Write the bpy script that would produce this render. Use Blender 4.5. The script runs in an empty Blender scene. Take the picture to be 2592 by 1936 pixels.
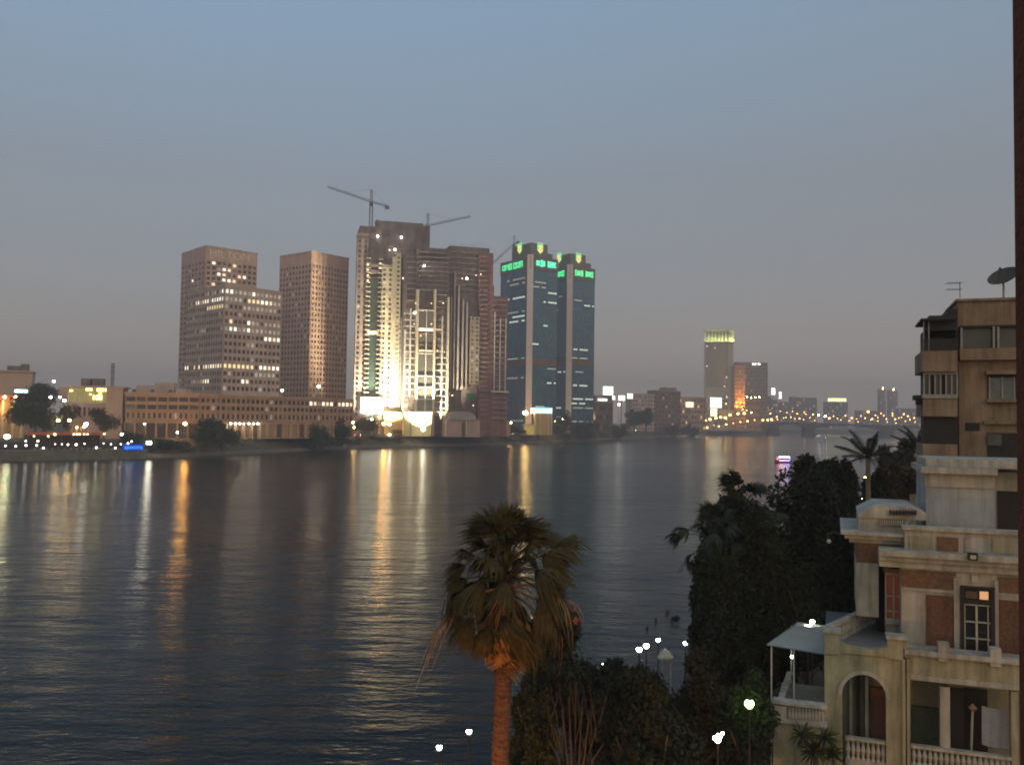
import bpy, math, random
from mathutils import Vector, Matrix
R = math.radians
random.seed(7)
sc = bpy.context.scene
col = sc.collection
# ------------------------------------------------------------------ camera, sky, sun, exposure
F, CX, CY, HZ = 2245.0, 1296.0, 968.0, 1063.0
EYE = Vector((0, 0, 19.0))
PITCH, ROLL = math.atan((HZ - CY) / F), R(0.8)
cam = bpy.data.objects.new('camera', bpy.data.cameras.new('camera'))
col.objects.link(cam)
CR = Matrix.Rotation(math.pi / 2 + PITCH, 3, 'X') @ Matrix.Rotation(ROLL, 3, 'Z')
cam.matrix_world = Matrix.Translation(EYE) @ CR.to_4x4()
cam.data.sensor_width = 36.0
cam.data.lens = 36.0 * F / 2592.0
cam.data.clip_start = 0.05
cam.data.clip_end = 20000
sc.camera = cam

SUN_EL, SUN_ROT = R(2.5), R(150)
world = bpy.data.worlds.new("World"); sc.world = world; world.use_nodes = True
wn = world.node_tree
sky = wn.nodes.new('ShaderNodeTexSky'); sky.sky_type = 'NISHITA'; sky.sun_disc = False
sky.sun_elevation = SUN_EL; sky.sun_rotation = SUN_ROT
sky.dust_density = 3.0; sky.ozone_density = 3.0; sky.air_density = 1.0
tcw = wn.nodes.new('ShaderNodeTexCoord'); sep = wn.nodes.new('ShaderNodeSeparateXYZ')
wn.links.new(tcw.outputs['Generated'], sep.inputs[0])
def wramp(stops):                                   # town glow and dusk haze against height in the sky, same all round
    r = wn.nodes.new('ShaderNodeValToRGB'); e = r.color_ramp.elements
    e[0].position, e[0].color = stops[0][0], (*stops[0][1], 1)
    e[1].position, e[1].color = stops[-1][0], (*stops[-1][1], 1)
    for p, c in stops[1:-1]:
        n = e.new(p); n.color = (*c, 1)
    wn.links.new(sep.outputs[2], r.inputs[0]); return r
SKYK = wramp([(0, (.16, .16, .16)), (.12, (.13, .13, .13)), (.26, (.16, .155, .15)), (.42, (.31, .30, .29)), (.6, (.36, .36, .36)), (1, (.36, .36, .36))])
GLOW = wramp([(0, (.98, .70, .52)), (.03, (.80, .60, .475)), (.06, (.62, .50, .43)), (.10, (.475, .405, .375)), (.17, (.37, .342, .333)), (.26, (.318, .318, .318)), (.42, (.265, .315, .34)), (.7, (.22, .29, .36)), (1, (.2, .26, .34))])
mul = wn.nodes.new('ShaderNodeMix'); mul.data_type = 'RGBA'; mul.blend_type = 'MULTIPLY'; mul.inputs[0].default_value = 1
wn.links.new(sky.outputs[0], mul.inputs[6]); wn.links.new(SKYK.outputs[0], mul.inputs[7])
add = wn.nodes.new('ShaderNodeMix'); add.data_type = 'RGBA'; add.blend_type = 'ADD'; add.inputs[0].default_value = 1
wn.links.new(mul.outputs[2], add.inputs[6]); wn.links.new(GLOW.outputs[0], add.inputs[7])
wn.links.new(add.outputs[2], wn.nodes['Background'].inputs[0])
wn.nodes['Background'].inputs[1].default_value = 0.15

sun = bpy.data.objects.new('sun', bpy.data.lights.new('sun', 'SUN')); col.objects.link(sun)
sun.data.energy = 0.30; sun.data.angle = R(110); sun.data.color = (1.0, .74, .36)      # last afterglow, low behind the camera's right
sun.rotation_euler = Vector((math.sin(SUN_ROT) * math.cos(SUN_EL), math.cos(SUN_ROT) * math.cos(SUN_EL), math.sin(SUN_EL))).to_track_quat('Z', 'Y').to_euler()

vs = sc.view_settings
sc.display_settings.display_device = 'sRGB'
vs.view_transform = 'Standard'; vs.look = 'None'; vs.gamma = 1.0; vs.exposure = 2.33; vs.use_curve_mapping = False
cy = sc.cycles
sc.render.engine = 'CYCLES'
cy.max_bounces = 5; cy.diffuse_bounces = 2; cy.glossy_bounces = 3; cy.transmission_bounces = 4; cy.transparent_max_bounces = 6; cy.volume_bounces = 0
cy.sample_clamp_indirect = 1.0; cy.sample_clamp_direct = 12.0; cy.caustics_reflective = False; cy.caustics_refractive = False
cy.use_denoising = True; cy.use_light_tree = True
cy.filter_width = 1.9

# ------------------------------------------------------------------ pixel of the photograph -> point of the place
def ray(px, py):
    return CR @ Vector(((px - CX) / F, (CY - py) / F, -1.0))
def at(px, py, D):
    d = ray(px, py); return EYE + d * (D / d.y)
def gnd(px, py, z=0.0):
    d = ray(px, py); return EYE + d * ((z - EYE.z) / d.z)
def proj(P):
    q = CR.transposed() @ (P - EYE)
    return CX + F * q.x / -q.z, CY - F * q.y / -q.z
BANK = [(-300, 300), (0, 355), (480, 406), (880, 547), (1300, 688), (1500, 870), (1760, 1354), (1960, 1640), (2600, 2300)]
def bankD(px):
    for (a, da), (b, db) in zip(BANK, BANK[1:]):
        if px <= b: return da + (db - da) * (px - a) / (b - a)
    return BANK[-1][1]
class Frame:
    """upright plan frame: u to the right, v away from the river, turned by ang"""
    def __init__(s, o, ang):
        s.o = Vector((o[0], o[1], 0)); s.u = Vector((math.cos(R(ang)), math.sin(R(ang)), 0)); s.v = Vector((-s.u.y, s.u.x, 0))
        s.rz = R(ang)
    def pt(s, a, b, z): return s.o + s.u * a + s.v * b + Vector((0, 0, z))
    def hit(s, px, py, b=0.0):
        d = ray(px, py); t = ((s.o - EYE).dot(s.v) + b) / d.dot(s.v); p = EYE + d * t
        return (p - s.o).dot(s.u), p.z
    def rect(s, x0, y0, x1, y1, b=0.0):
        ym, xm = (y0 + y1) / 2, (x0 + x1) / 2
        a0, a1 = s.hit(x0, ym, b)[0], s.hit(x1, ym, b)[0]; z1, z0 = s.hit(xm, y0, b)[1], s.hit(xm, y1, b)[1]
        return a0, a1, z0, z1

# ------------------------------------------------------------------ materials
MATS = {}
def mat(name, c, rough=.8, var=.18, scale=.6, bump=0.0, bscale=None, metal=0.0, spec=.4, c2=None, emit=None, es=1.0, sample=True, stretch=None, stain=0.0, sscale=1.0):
    if name in MATS: return MATS[name]
    m = bpy.data.materials.new(name); m.use_nodes = True; nt = m.node_tree; b = nt.nodes['Principled BSDF']
    b.inputs['Roughness'].default_value = rough; b.inputs['Metallic'].default_value = metal; b.inputs['Specular IOR Level'].default_value = spec
    tc = nt.nodes.new('ShaderNodeTexCoord'); vec = tc.outputs['Object']
    if stretch:
        mp = nt.nodes.new('ShaderNodeMapping'); mp.inputs['Scale'].default_value = stretch
        nt.links.new(vec, mp.inputs[0]); vec = mp.outputs[0]
    if var or c2:
        n = nt.nodes.new('ShaderNodeTexNoise'); n.inputs['Scale'].default_value = scale; n.inputs['Detail'].default_value = 5; n.inputs['Roughness'].default_value = .65
        nt.links.new(vec, n.inputs['Vector'])
        r = nt.nodes.new('ShaderNodeValToRGB'); e = r.color_ramp.elements; e[0].position, e[1].position = .3, .7
        e[0].color = (*(c2 or [x * (1 - var) for x in c]), 1); e[1].color = (*[min(1, x * (1 + (0 if c2 else var))) for x in c], 1)
        nt.links.new(n.outputs['Fac'], r.inputs[0]); last = r.outputs[0]
        if stain:                                        # rain streaks and grime, long in height
            mp2 = nt.nodes.new('ShaderNodeMapping'); mp2.inputs['Scale'].default_value = (2.2 * sscale, 2.2 * sscale, .22 * sscale); nt.links.new(tc.outputs['Object'], mp2.inputs[0])
            n3 = nt.nodes.new('ShaderNodeTexNoise'); n3.inputs['Scale'].default_value = 1.0; n3.inputs['Detail'].default_value = 6; n3.inputs['Roughness'].default_value = .7; nt.links.new(mp2.outputs[0], n3.inputs['Vector'])
            r3 = nt.nodes.new('ShaderNodeValToRGB'); e3 = r3.color_ramp.elements; e3[0].position, e3[1].position = .36, .62; e3[0].color = (1 - stain, 1 - stain, 1 - stain * 1.05, 1); e3[1].color = (1, 1, 1, 1); nt.links.new(n3.outputs['Fac'], r3.inputs[0])
            mx = nt.nodes.new('ShaderNodeMix'); mx.data_type = 'RGBA'; mx.blend_type = 'MULTIPLY'; mx.inputs[0].default_value = 1; nt.links.new(last, mx.inputs[6]); nt.links.new(r3.outputs[0], mx.inputs[7]); last = mx.outputs[2]
        nt.links.new(last, b.inputs['Base Color'])
    else: b.inputs['Base Color'].default_value = (*c, 1)
    if bump:
        n2 = nt.nodes.new('ShaderNodeTexNoise'); n2.inputs['Scale'].default_value = bscale or scale * 6; n2.inputs['Detail'].default_value = 4
        nt.links.new(vec, n2.inputs['Vector'])
        bp = nt.nodes.new('ShaderNodeBump'); bp.inputs['Strength'].default_value = bump; bp.inputs['Distance'].default_value = .1
        nt.links.new(n2.outputs['Fac'], bp.inputs['Height']); nt.links.new(bp.outputs[0], b.inputs['Normal'])
    if emit:
        b.inputs['Emission Color'].default_value = (*emit, 1); b.inputs['Emission Strength'].default_value = es
        if not sample: m.cycles.emission_sampling = 'NONE'
    MATS[name] = m; return m
def glow(name, c, es, sample=True):
    return mat(name, (.6, .6, .6), rough=.4, var=0, emit=c, es=es, sample=sample)

# ------------------------------------------------------------------ mesh building
class MB:
    def __init__(s): s.v = []; s.f = []
    def add(s, vs_, fs):
        k = len(s.v); s.v += [tuple(p) for p in vs_]; s.f += [tuple(i + k for i in f) for f in fs]
    def obox(s, o, x, y, z):                          # box from corner o and three edge vectors
        o, x, y, z = Vector(o), Vector(x), Vector(y), Vector(z)
        if x.cross(y).dot(z) < 0: x, y = y, x
        s.add([o, o + x, o + x + y, o + y, o + z, o + x + z, o + x + y + z, o + y + z],
              [(0, 3, 2, 1), (4, 5, 6, 7), (0, 1, 5, 4), (1, 2, 6, 5), (2, 3, 7, 6), (3, 0, 4, 7)])
    def box(s, x0, x1, y0, y1, z0, z1): s.obox((x0, y0, z0), (x1 - x0, 0, 0), (0, y1 - y0, 0), (0, 0, z1 - z0))
    def fbox(s, fr, a0, a1, b0, b1, z0, z1):
        s.obox(fr.pt(a0, b0, z0), fr.u * (a1 - a0), fr.v * (b1 - b0), (0, 0, z1 - z0))
    def tube(s, pts, rad, n=8, cap=True):
        pts = [Vector(p) for p in pts]; k = len(s.v); prev = None
        if not hasattr(rad, '__len__'): rad = [rad] * len(pts)
        for i, p in enumerate(pts):
            t = (pts[min(i + 1, len(pts) - 1)] - pts[max(i - 1, 0)]).normalized()
            ref = prev if prev is not None else (Vector((1, 0, 0)) if abs(t.x) < .8 else Vector((0, 1, 0)))
            a = (ref - t * ref.dot(t)).normalized(); b = t.cross(a); prev = a
            for j in range(n):
                w = 2 * math.pi * j / n; s.v.append(tuple(p + (a * math.cos(w) + b * math.sin(w)) * rad[i]))
        for i in range(len(pts) - 1):
            for j in range(n):
                s.f.append((k + i * n + j, k + i * n + (j + 1) % n, k + (i + 1) * n + (j + 1) % n, k + (i + 1) * n + j))
        if cap:
            s.f.append(tuple(k + j for j in reversed(range(n)))); s.f.append(tuple(k + (len(pts) - 1) * n + j for j in range(n)))
    def lathe(s, c, prof, n=12):                      # prof: (radius, z)
        k = len(s.v); c = Vector(c)
        for r, z in prof:
            for j in range(n):
                w = 2 * math.pi * j / n; s.v.append((c.x + r * math.cos(w), c.y + r * math.sin(w), c.z + z))
        m = len(prof)
        for i in range(m - 1):
            for j in range(n):
                s.f.append((k + i * n + j, k + i * n + (j + 1) % n, k + (i + 1) * n + (j + 1) % n, k + (i + 1) * n + j))
        s.f.append(tuple(k + j for j in reversed(range(n)))); s.f.append(tuple(k + (m - 1) * n + j for j in range(n)))
    def sphere(s, c, r, n=10, m=6, sz=1.0):
        s.lathe(c, [(max(.001, r * math.sin(math.pi * i / m)), -r * sz * math.cos(math.pi * i / m)) for i in range(m + 1)], n)
    def prism(s, poly, ext):                          # planar polygon of 3D points swept along ext
        n = len(poly); ext = Vector(ext); p = [Vector(q) for q in poly]
        s.add(p + [q + ext for q in p], [tuple(range(n))[::-1], tuple(range(n, 2 * n))] + [(i, (i + 1) % n, n + (i + 1) % n, n + i) for i in range(n)])
    def mesh(s, name, o=None):
        me = bpy.data.meshes.new(name)
        v = s.v if o is None else [(p[0] - o[0], p[1] - o[1], p[2] - o[2]) for p in s.v]
        me.from_pydata(v, [], s.f); me.update(); return me
    def build(s, name, m, parent=None, origin=None, smooth=False):
        o = origin if origin is not None else (parent['_o'] if parent is not None else None)
        me = s.mesh(name, o); me.materials.append(m)
        if smooth: me.shade_smooth()
        ob = bpy.data.objects.new(name, me); col.objects.link(ob)
        if parent is not None:
            ob.parent = parent
            if origin is not None: ob.location = Vector(origin) - Vector(parent['_o'])
        elif origin is not None: ob.location = origin
        ob['_o'] = tuple(o) if o is not None else (0, 0, 0)
        return ob
def thing(name, label, cat, loc, group=None, kind=None):
    o = bpy.data.objects.new(name, None); col.objects.link(o); o.location = loc; o.empty_display_size = .5
    o['_o'] = tuple(loc); tag(o, label, cat, group, kind); return o
def tag(o, label=None, cat=None, group=None, kind=None):
    if label: o['label'] = label
    if cat: o['category'] = cat
    if group: o['group'] = group
    if kind: o['kind'] = kind
    return o
def put(name, me, parent, loc, rz=0.0, scale=None):   # a shared mesh placed in world space under a parent
    ob = bpy.data.objects.new(name, me); col.objects.link(ob)
    ob.location = Vector(loc) - Vector(parent['_o']) if parent is not None else loc
    ob.rotation_euler = (0, 0, rz)
    if scale: ob.scale = scale
    if parent is not None: ob.parent = parent
    ob['_o'] = tuple(loc); return ob
def flag(ob, m): ob.data.materials.append(m); return ob
ORD = 'first second third fourth fifth sixth seventh eighth ninth tenth eleventh twelfth thirteenth fourteenth fifteenth sixteenth seventeenth eighteenth nineteenth twentieth twenty-first twenty-second twenty-third twenty-fourth twenty-fifth twenty-sixth twenty-seventh twenty-eighth twenty-ninth thirtieth'.split()

# ------------------------------------------------------------------ facade: proud piers and spandrels, panes set back between them
PANES = {}
def pane_mesh(w, h, m):
    k = (round(w, 2), round(h, 2), m.name)
    if k not in PANES:
        b = MB(); b.box(-w / 2, w / 2, -.06, .06, -h / 2, h / 2); me = b.mesh('window'); me.materials.append(m); PANES[k] = me
    return PANES[k]
def facade(root, wall, fr, a0, a1, b, z0, z1, cols, rows, fw, fh, dark, lit=None, depth=.5, budget=300, name='window', skip=None, out=-1, vary=True):
    """wall: MB collecting piers and spandrels; out=-1 faces the river side (-v)"""
    cw, rh = (a1 - a0) / cols, (z1 - z0) / rows
    b1 = b + out * depth; b2 = b + out * depth * .86
    pw = cw * (1 - fw); sh = rh * (1 - fh)
    for i in range(cols + 1):
        x0 = a0 + i * cw - pw / 2; x1 = x0 + pw
        wall.fbox(fr, max(a0, x0), min(a1, x1), b, b1, z0, z1)
    for j in range(rows + 1):
        y0 = z0 + j * rh - sh / 2
        wall.fbox(fr, a0, a1, b, b2, max(z0, y0), min(z1, y0 + sh))
    st = {}; cnt = 0
    order = [(i, j) for j in range(rows - 1, -1, -1) for i in range(cols)]
    for i, j in order:
        r_ = rows - 1 - j
        if skip and skip(i, r_): continue
        m = (lit(i, r_) if lit else None) or dark
        hsh = (i * 7919 + r_ * 104729 + int(abs(a0) * 13) * 31) % 97
        if m is L_WHITE and hsh < 40: m = (L_WHITE2, L_WHITE3)[hsh % 2]
        if m is L_DIM and hsh < 50: m = (L_DIM2, L_DIM3)[hsh % 2]
        isdark = m is dark
        if isdark and vary: m = dark if hsh < 62 else (M_BROWN2 if hsh < 84 else (M_GREYGLASS if hsh < 92 else L_DIM3))
        c = fr.pt(a0 + (i + .5) * cw, b + out * .08, z0 + (j + .5) * rh)
        w, h = cw * fw, rh * fh
        if not isdark or cnt < budget:
            if isdark: cnt += 1
            put(name, pane_mesh(w, h, m), root, c, fr.rz)
        else:
            st.setdefault(m.name, (m, MB()))[1].obox(c - fr.u * w / 2 - fr.v * .06 - Vector((0, 0, h / 2)), fr.u * w, fr.v * .12, (0, 0, h))
    for m, q in st.values(): tag(q.build('window_rows', m, root), kind='stuff')
def side(fr, a, b):                                   # frame turned a quarter: its u runs along -v, for the face seen on the left
    g = Frame(fr.pt(a, b, 0), 0); g.u = -fr.v; g.v = fr.u.copy(); g.rz = fr.rz - math.pi / 2; return g

# ------------------------------------------------------------------ palette
M_DARKGLASS = mat('dark_window_glass', (.018, .016, .015), .18, 0, spec=.5)
M_BROWNGLASS = mat('brown_window_glass', (.05, .03, .022), .22, 0, spec=.5)
M_GREYGLASS = mat('pale_window_blind', (.2, .18, .15), .5, .2)
L_WHITE = glow('lit_window_white', (1, .93, .72), .32, False)
L_DIM = glow('lit_window_dim', (1, .86, .68), .05, False)
L_YEL = glow('lit_window_yellow', (1, .82, .36), .2, False)
L_GREEN = glow('lit_window_greenish', (.72, 1, .78), .22, False)
L_ORANGE = glow('lit_window_orange', (1, .5, .14), .16, False)
L_WHITE2 = glow('lit_window_cool', (.95, 1, .86), .2, False); L_WHITE3 = glow('lit_window_warm', (1, .78, .45), .2, False)
L_DIM2 = glow('lit_window_dim_warm', (1, .7, .4), .035, False); L_DIM3 = glow('lit_window_faint', (1, .85, .7), .018, False)
M_BROWN2 = mat('curtained_brown_glass', (.11, .075, .055), .35, .2, .4)
M_TAN = mat('tan_concrete', (.58, .40, .33), .9, .12, .12, stain=.22, sscale=.12)
M_TAN2 = mat('warm_tan_concrete', (.60, .40, .30), .9, .12, .12, stain=.22, sscale=.12)
M_TAN3 = mat('grey_tan_concrete', (.54, .41, .34), .9, .12, .12, stain=.22, sscale=.12)
M_SAND = mat('sandstone_render', (.5, .31, .19), .9, .15, .15, stain=.22, sscale=.12)
M_DKCONC = mat('raw_dark_concrete', (.21, .16, .15), .95, .4, .25, stain=.4, sscale=.15)
M_RAW = mat('raw_concrete', (.32, .25, .23), .95, .35, .2, stain=.3, sscale=.15)
M_REDCONC = mat('reddish_block', (.26, .14, .125), .95, .35, .25, stain=.35, sscale=.15)
M_CREAM = mat('cream_cladding', (.62, .54, .40), .8, .1, .1)
M_METALG = mat('grey_steel', (.13, .13, .14), .5, .15, 2, metal=.5)
M_DKMETAL = mat('dark_painted_metal', (.03, .03, .032), .5, .15, 3)
M_WHITE = mat('white_painted_metal', (.7, .68, .62), .6, .1, .3)
M_ASPHALT = mat('asphalt', (.05, .048, .047), .9, .25, .4)
M_STONE = mat('embankment_stone', (.17, .15, .125), .95, .35, .3, bump=.5)
M_EARTH = mat('dusty_earth', (.13, .095, .065), .95, .3, .06)
M_LEAF_FAR = mat('far_foliage', (.045, .06, .028), .9, .4, .35)
M_LEAF_DRY = mat('dry_far_foliage', (.075, .06, .03), .9, .4, .35)
M_TRUNK = mat('bark', (.11, .08, .055), .95, .35, 3, bump=.6)
LAMP_ORANGE = glow('sodium_lamp_glass', (1, .46, .10), 48)
LAMP_AMBER = glow('amber_lamp_glass', (1, .62, .2), 22)
LAMP_WHITE = glow('white_lamp_glass', (1, .93, .74), 9)
LAMP_FARO = glow('far_sodium_lamp_glass', (1, .40, .08), 3); LAMP_FARA = glow('far_amber_lamp_glass', (1, .56, .16), 3)
GLOBE_W = glow('terrace_globe', (1, .95, .8), 3.2); GLOBE_A = glow('terrace_globe_amber', (1, .66, .25), 4.5)
LAMP_GREEN = glow('greenish_lamp_glass', (.86, 1, .55), 8)
HAZE = True
# ================================================================== SETTING
def water_material():
    m = bpy.data.materials.new('river_water'); m.use_nodes = True; nt = m.node_tree; b = nt.nodes['Principled BSDF']
    b.inputs['Base Color'].default_value = (.002, .011, .013, 1); b.inputs['Roughness'].default_value = .13; b.inputs['IOR'].default_value = 1.33
    b.inputs['Specular IOR Level'].default_value = .11
    tc = nt.nodes.new('ShaderNodeTexCoord')
    def noise(scale, rot, sx, sy, detail, rough=.55):
        mp = nt.nodes.new('ShaderNodeMapping'); mp.inputs['Rotation'].default_value = (0, 0, R(rot)); mp.inputs['Scale'].default_value = (sx, sy, 1)
        n = nt.nodes.new('ShaderNodeTexNoise'); n.inputs['Scale'].default_value = scale; n.inputs['Detail'].default_value = detail; n.inputs['Roughness'].default_value = rough
        nt.links.new(tc.outputs['Object'], mp.inputs[0]); nt.links.new(mp.outputs[0], n.inputs['Vector']); return n.outputs['Fac']
    def math_(op, a, c):
        n = nt.nodes.new('ShaderNodeMath'); n.operation = op
        for i, q in enumerate((a, c)):
            if isinstance(q, (int, float)): n.inputs[i].default_value = q
            else: nt.links.new(q, n.inputs[i])
        return n.outputs[0]
    w1 = noise(.55, 8, .35, 1.0, 3)            # wind ripples, long across the view
    w2 = noise(.16, -14, .45, 1.0, 2)          # slower swell
    w3 = noise(2.2, 20, .6, 1.0, 2)            # fine chop
    patch = noise(.012, 25, .5, 1.0, 3)        # calm and ruffled patches
    pm = nt.nodes.new('ShaderNodeMapRange'); pm.inputs[1].default_value = .35; pm.inputs[2].default_value = .65; pm.inputs[3].default_value = .35; pm.inputs[4].default_value = 1.25
    nt.links.new(patch, pm.inputs[0])
    h = math_('ADD', math_('MULTIPLY', w1, .5), math_('ADD', math_('MULTIPLY', w2, .9), math_('MULTIPLY', w3, .14)))
    h = math_('MULTIPLY', h, pm.outputs[0])
    bp = nt.nodes.new('ShaderNodeBump'); bp.inputs['Strength'].default_value = 1.0; bp.inputs['Distance'].default_value = .62
    nt.links.new(h, bp.inputs['Height']); nt.links.new(bp.outputs[0], b.inputs['Normal'])
    return m
w = MB(); w.add([(-3000, -600, 0), (4200, -600, 0), (4200, 5200, 0), (-3000, 5200, 0)], [(0, 1, 2, 3)])
tag(w.build('water', water_material()), kind='structure')

bank_pts = [Vector((-900, -350, 0)), Vector((-420, 120, 0))]
for px, D in BANK[1:]:
    bank_pts.append(Vector(((px - CX) / F * D, D, 0)))
bank_pts.append(Vector((2600, 4600, 0)))
def inland(i):
    t = (bank_pts[min(i + 1, len(bank_pts) - 1)] - bank_pts[max(i - 1, 0)]).normalized(); return Vector((-t.y, t.x, 0))
def strip(offs):                                   # sheet along the far bank through (offset inland, height)
    b = MB(); n = len(offs)
    for i, p in enumerate(bank_pts):
        for o, z in offs: b.v.append(tuple(p + inland(i) * o + Vector((0, 0, z))))
    for i in range(len(bank_pts) - 1):
        for j in range(n - 1): b.f.append((i * n + j, (i + 1) * n + j, (i + 1) * n + j + 1, i * n + j + 1))
    return b
tag(strip([(0, -1.5), (.4, 1.6), (1.6, 1.7)]).build('embankment', M_STONE), kind='structure')
tag(strip([(1.6, 1.7), (9, 6.4), (14, 7.0)]).build('river_slope', mat('scrubby_slope', (.075, .062, .035), .95, .45, .12, bump=.6)), kind='structure')
tag(strip([(14, 7.0), (14.2, 7.0), (14.25, 7.95), (14.75, 7.95), (14.8, 7.0)]).build('parapet', M_STONE), kind='structure')
tag(strip([(14.8, 7.0), (19, 7.0), (19, 6.86), (33, 6.86), (33, 7.0), (60, 7.0), (260, 7.2), (2600, 9)]).build('ground', M_EARTH), kind='structure')
tag(strip([(19.1, 6.868), (32.9, 6.868)]).build('road', M_ASPHALT), kind='structure')
tag(strip([(25.9, 6.874), (26.1, 6.874)]).build('road_marking', mat('road_paint', (.6, .6, .55), .7, .2, 1)), kind='structure')
# near side: villa gardens on the bank the camera stands on
near = [(-60, -200), (-14, -10), (-8, 25), (12, 52), (42, 100), (134, 280), (440, 930), (1000, 2050), (2600, 4500)]
b = MB()
for x, y in near: b.v += [(x, y, 3.4), (x + 60, y - 25, 3.4), (3600, y - 400, 3.4)]
for i in range(len(near) - 1):
    for j in range(2): b.f.append((i * 3 + j, i * 3 + j + 1, i * 3 + 4 + j, i * 3 + 3 + j))
tag(b.build('terrain', mat('garden_soil', (.05, .05, .028), .95, .4, .5, bump=.5)), kind='structure')
b = MB()
for x, y in near: b.v += [(x - .5, y + .25, -1.5), (x - .25, y + .12, 3.7), (x + .2, y - .1, 3.7), (x + .2, y - .1, 3.3)]
for i in range(len(near) - 1):
    for j in range(3): b.f.append((i * 4 + j, i * 4 + j + 1, i * 4 + 5 + j, i * 4 + 4 + j))
tag(b.build('quay', M_STONE), kind='structure')

# ================================================================== FAR BANK BUILDINGS
ZG = 7.0
def solve(C, d, px):                               # distance along d from C until it projects to column px
    lo, hi = 0.0, 160.0
    s = proj(C)[0] < px
    for _ in range(50):
        m = (lo + hi) / 2
        if (proj(C + d * m)[0] < px) == s: lo = m
        else: hi = m
    return lo
class Tower:
    """square tower seen on its corner: frame origin at the near corner"""
    def __init__(s, corner, xl, xr, D, ang):
        C = at(corner[0], corner[1], D); s.fr = Frame((C.x, C.y), ang); s.top = C.z
        s.wr = solve(C, s.fr.u, xr); s.wl = solve(C, s.fr.v, xl)
        s.left = side(s.fr, 0, s.wl)               # u runs from the far left end to the corner
        s.base = (C.x, C.y, ZG)
    def core(s, b, z0, z1, inset=0.0):
        b.fbox(s.fr, inset, s.wr - inset, inset, s.wl - inset, z0, z1)
    def z(s, py, px=None):
        px = px if px is not None else proj(Vector((s.fr.o.x, s.fr.o.y, s.top)))[0]
        return s.fr.hit(px, py, 0)[1]

# --- hotel tower with sign
T = Tower((522, 623), 462, 651, 566, 43)
r = thing('hotel_tower', 'tall tan hotel tower with HILTON letters at its top, behind the office block', 'tower', T.base)
wl = MB(); T.core(wl, ZG, T.top)
ztop = T.z(657)
wl.fbox(T.fr, 0, T.wr, -.55, 0, ztop, T.top); wl.fbox(T.left, 0, T.wl, -.55, 0, ztop, T.top)
rnd = random.Random(3)
litR = {(3, 1), (4, 1), (1, 0), (3, 2), (5, 0), (6, 2), (2, 2), (3, 3), (4, 3), (5, 3), (1, 4), (7, 2)}
facade(r, wl, T.fr, 0, T.wr, 0, ZG + 3, ztop, 10, 32, .62, .55, M_BROWNGLASS, lambda i, j: L_WHITE if (i, j) in litR else None)
facade(r, wl, T.left, 0, T.wl, 0, ZG + 3, ztop, 7, 32, .5, .5, M_BROWNGLASS, lambda i, j: L_WHITE if (i, j) in {(3, 3)} else None)
wl.build('wall', M_TAN, r)
q = MB()
for a0, a1, j0, j1 in ((.12, .36, 0, 4), (.72, .93, 0, 4)):
    for j in range(j0, j1 + 1):
        z = ztop - j * (ztop - ZG - 3) / 32
        q.fbox(T.fr, T.wr * a0, T.wr * a1, -1.3, -.56, z - .35, z + .75)
q.build('balcony', M_TAN3, r)
q = MB(); q.fbox(T.fr, T.wr * .1, T.wr * .8, T.wl * .2, T.wl * .8, T.top, T.top + 2.2); q.fbox(T.fr, -.4, T.wr + .3, -.95, T.wl, T.top - .9, T.top + .25); q.build('roof', M_TAN3, r)
def lettering(parent, text, fr, a0, a1, zc, h, b, m, name='lettering', ext=.15):
    cu = bpy.data.curves.new(name, 'FONT'); cu.body = text; cu.size = h * 1.38; cu.extrude = ext; cu.align_x = 'CENTER'; cu.align_y = 'CENTER'
    ob = bpy.data.objects.new(name, cu); col.objects.link(ob); cu.materials.append(m)
    bpy.context.view_layer.update(); wd = max(ob.dimensions.x, .1)
    p = fr.pt((a0 + a1) / 2, b, zc); ob.location = p - Vector(parent['_o']) if parent else p
    ob.rotation_euler = (math.pi / 2, 0, fr.rz); ob.scale = ((a1 - a0) / wd, 1, 1)
    bpy.context.view_layer.update(); me = bpy.data.meshes.new_from_object(ob.evaluated_get(bpy.context.evaluated_depsgraph_get())); mo = bpy.data.objects.new(name, me); col.objects.link(mo)
    mo.location, mo.rotation_euler, mo.scale = ob.location, ob.rotation_euler, ob.scale; bpy.data.objects.remove(ob)
    if parent: mo.parent = parent
    return mo
a0, a1, z0, z1 = T.fr.rect(531, 631, 632, 645, -.7)
lettering(r, 'HILTON', T.fr, a0, a1, T.top - 4.1, 5.4, -.75, mat('pale_sign_letters', (.72, .6, .52), .6, .05))

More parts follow.
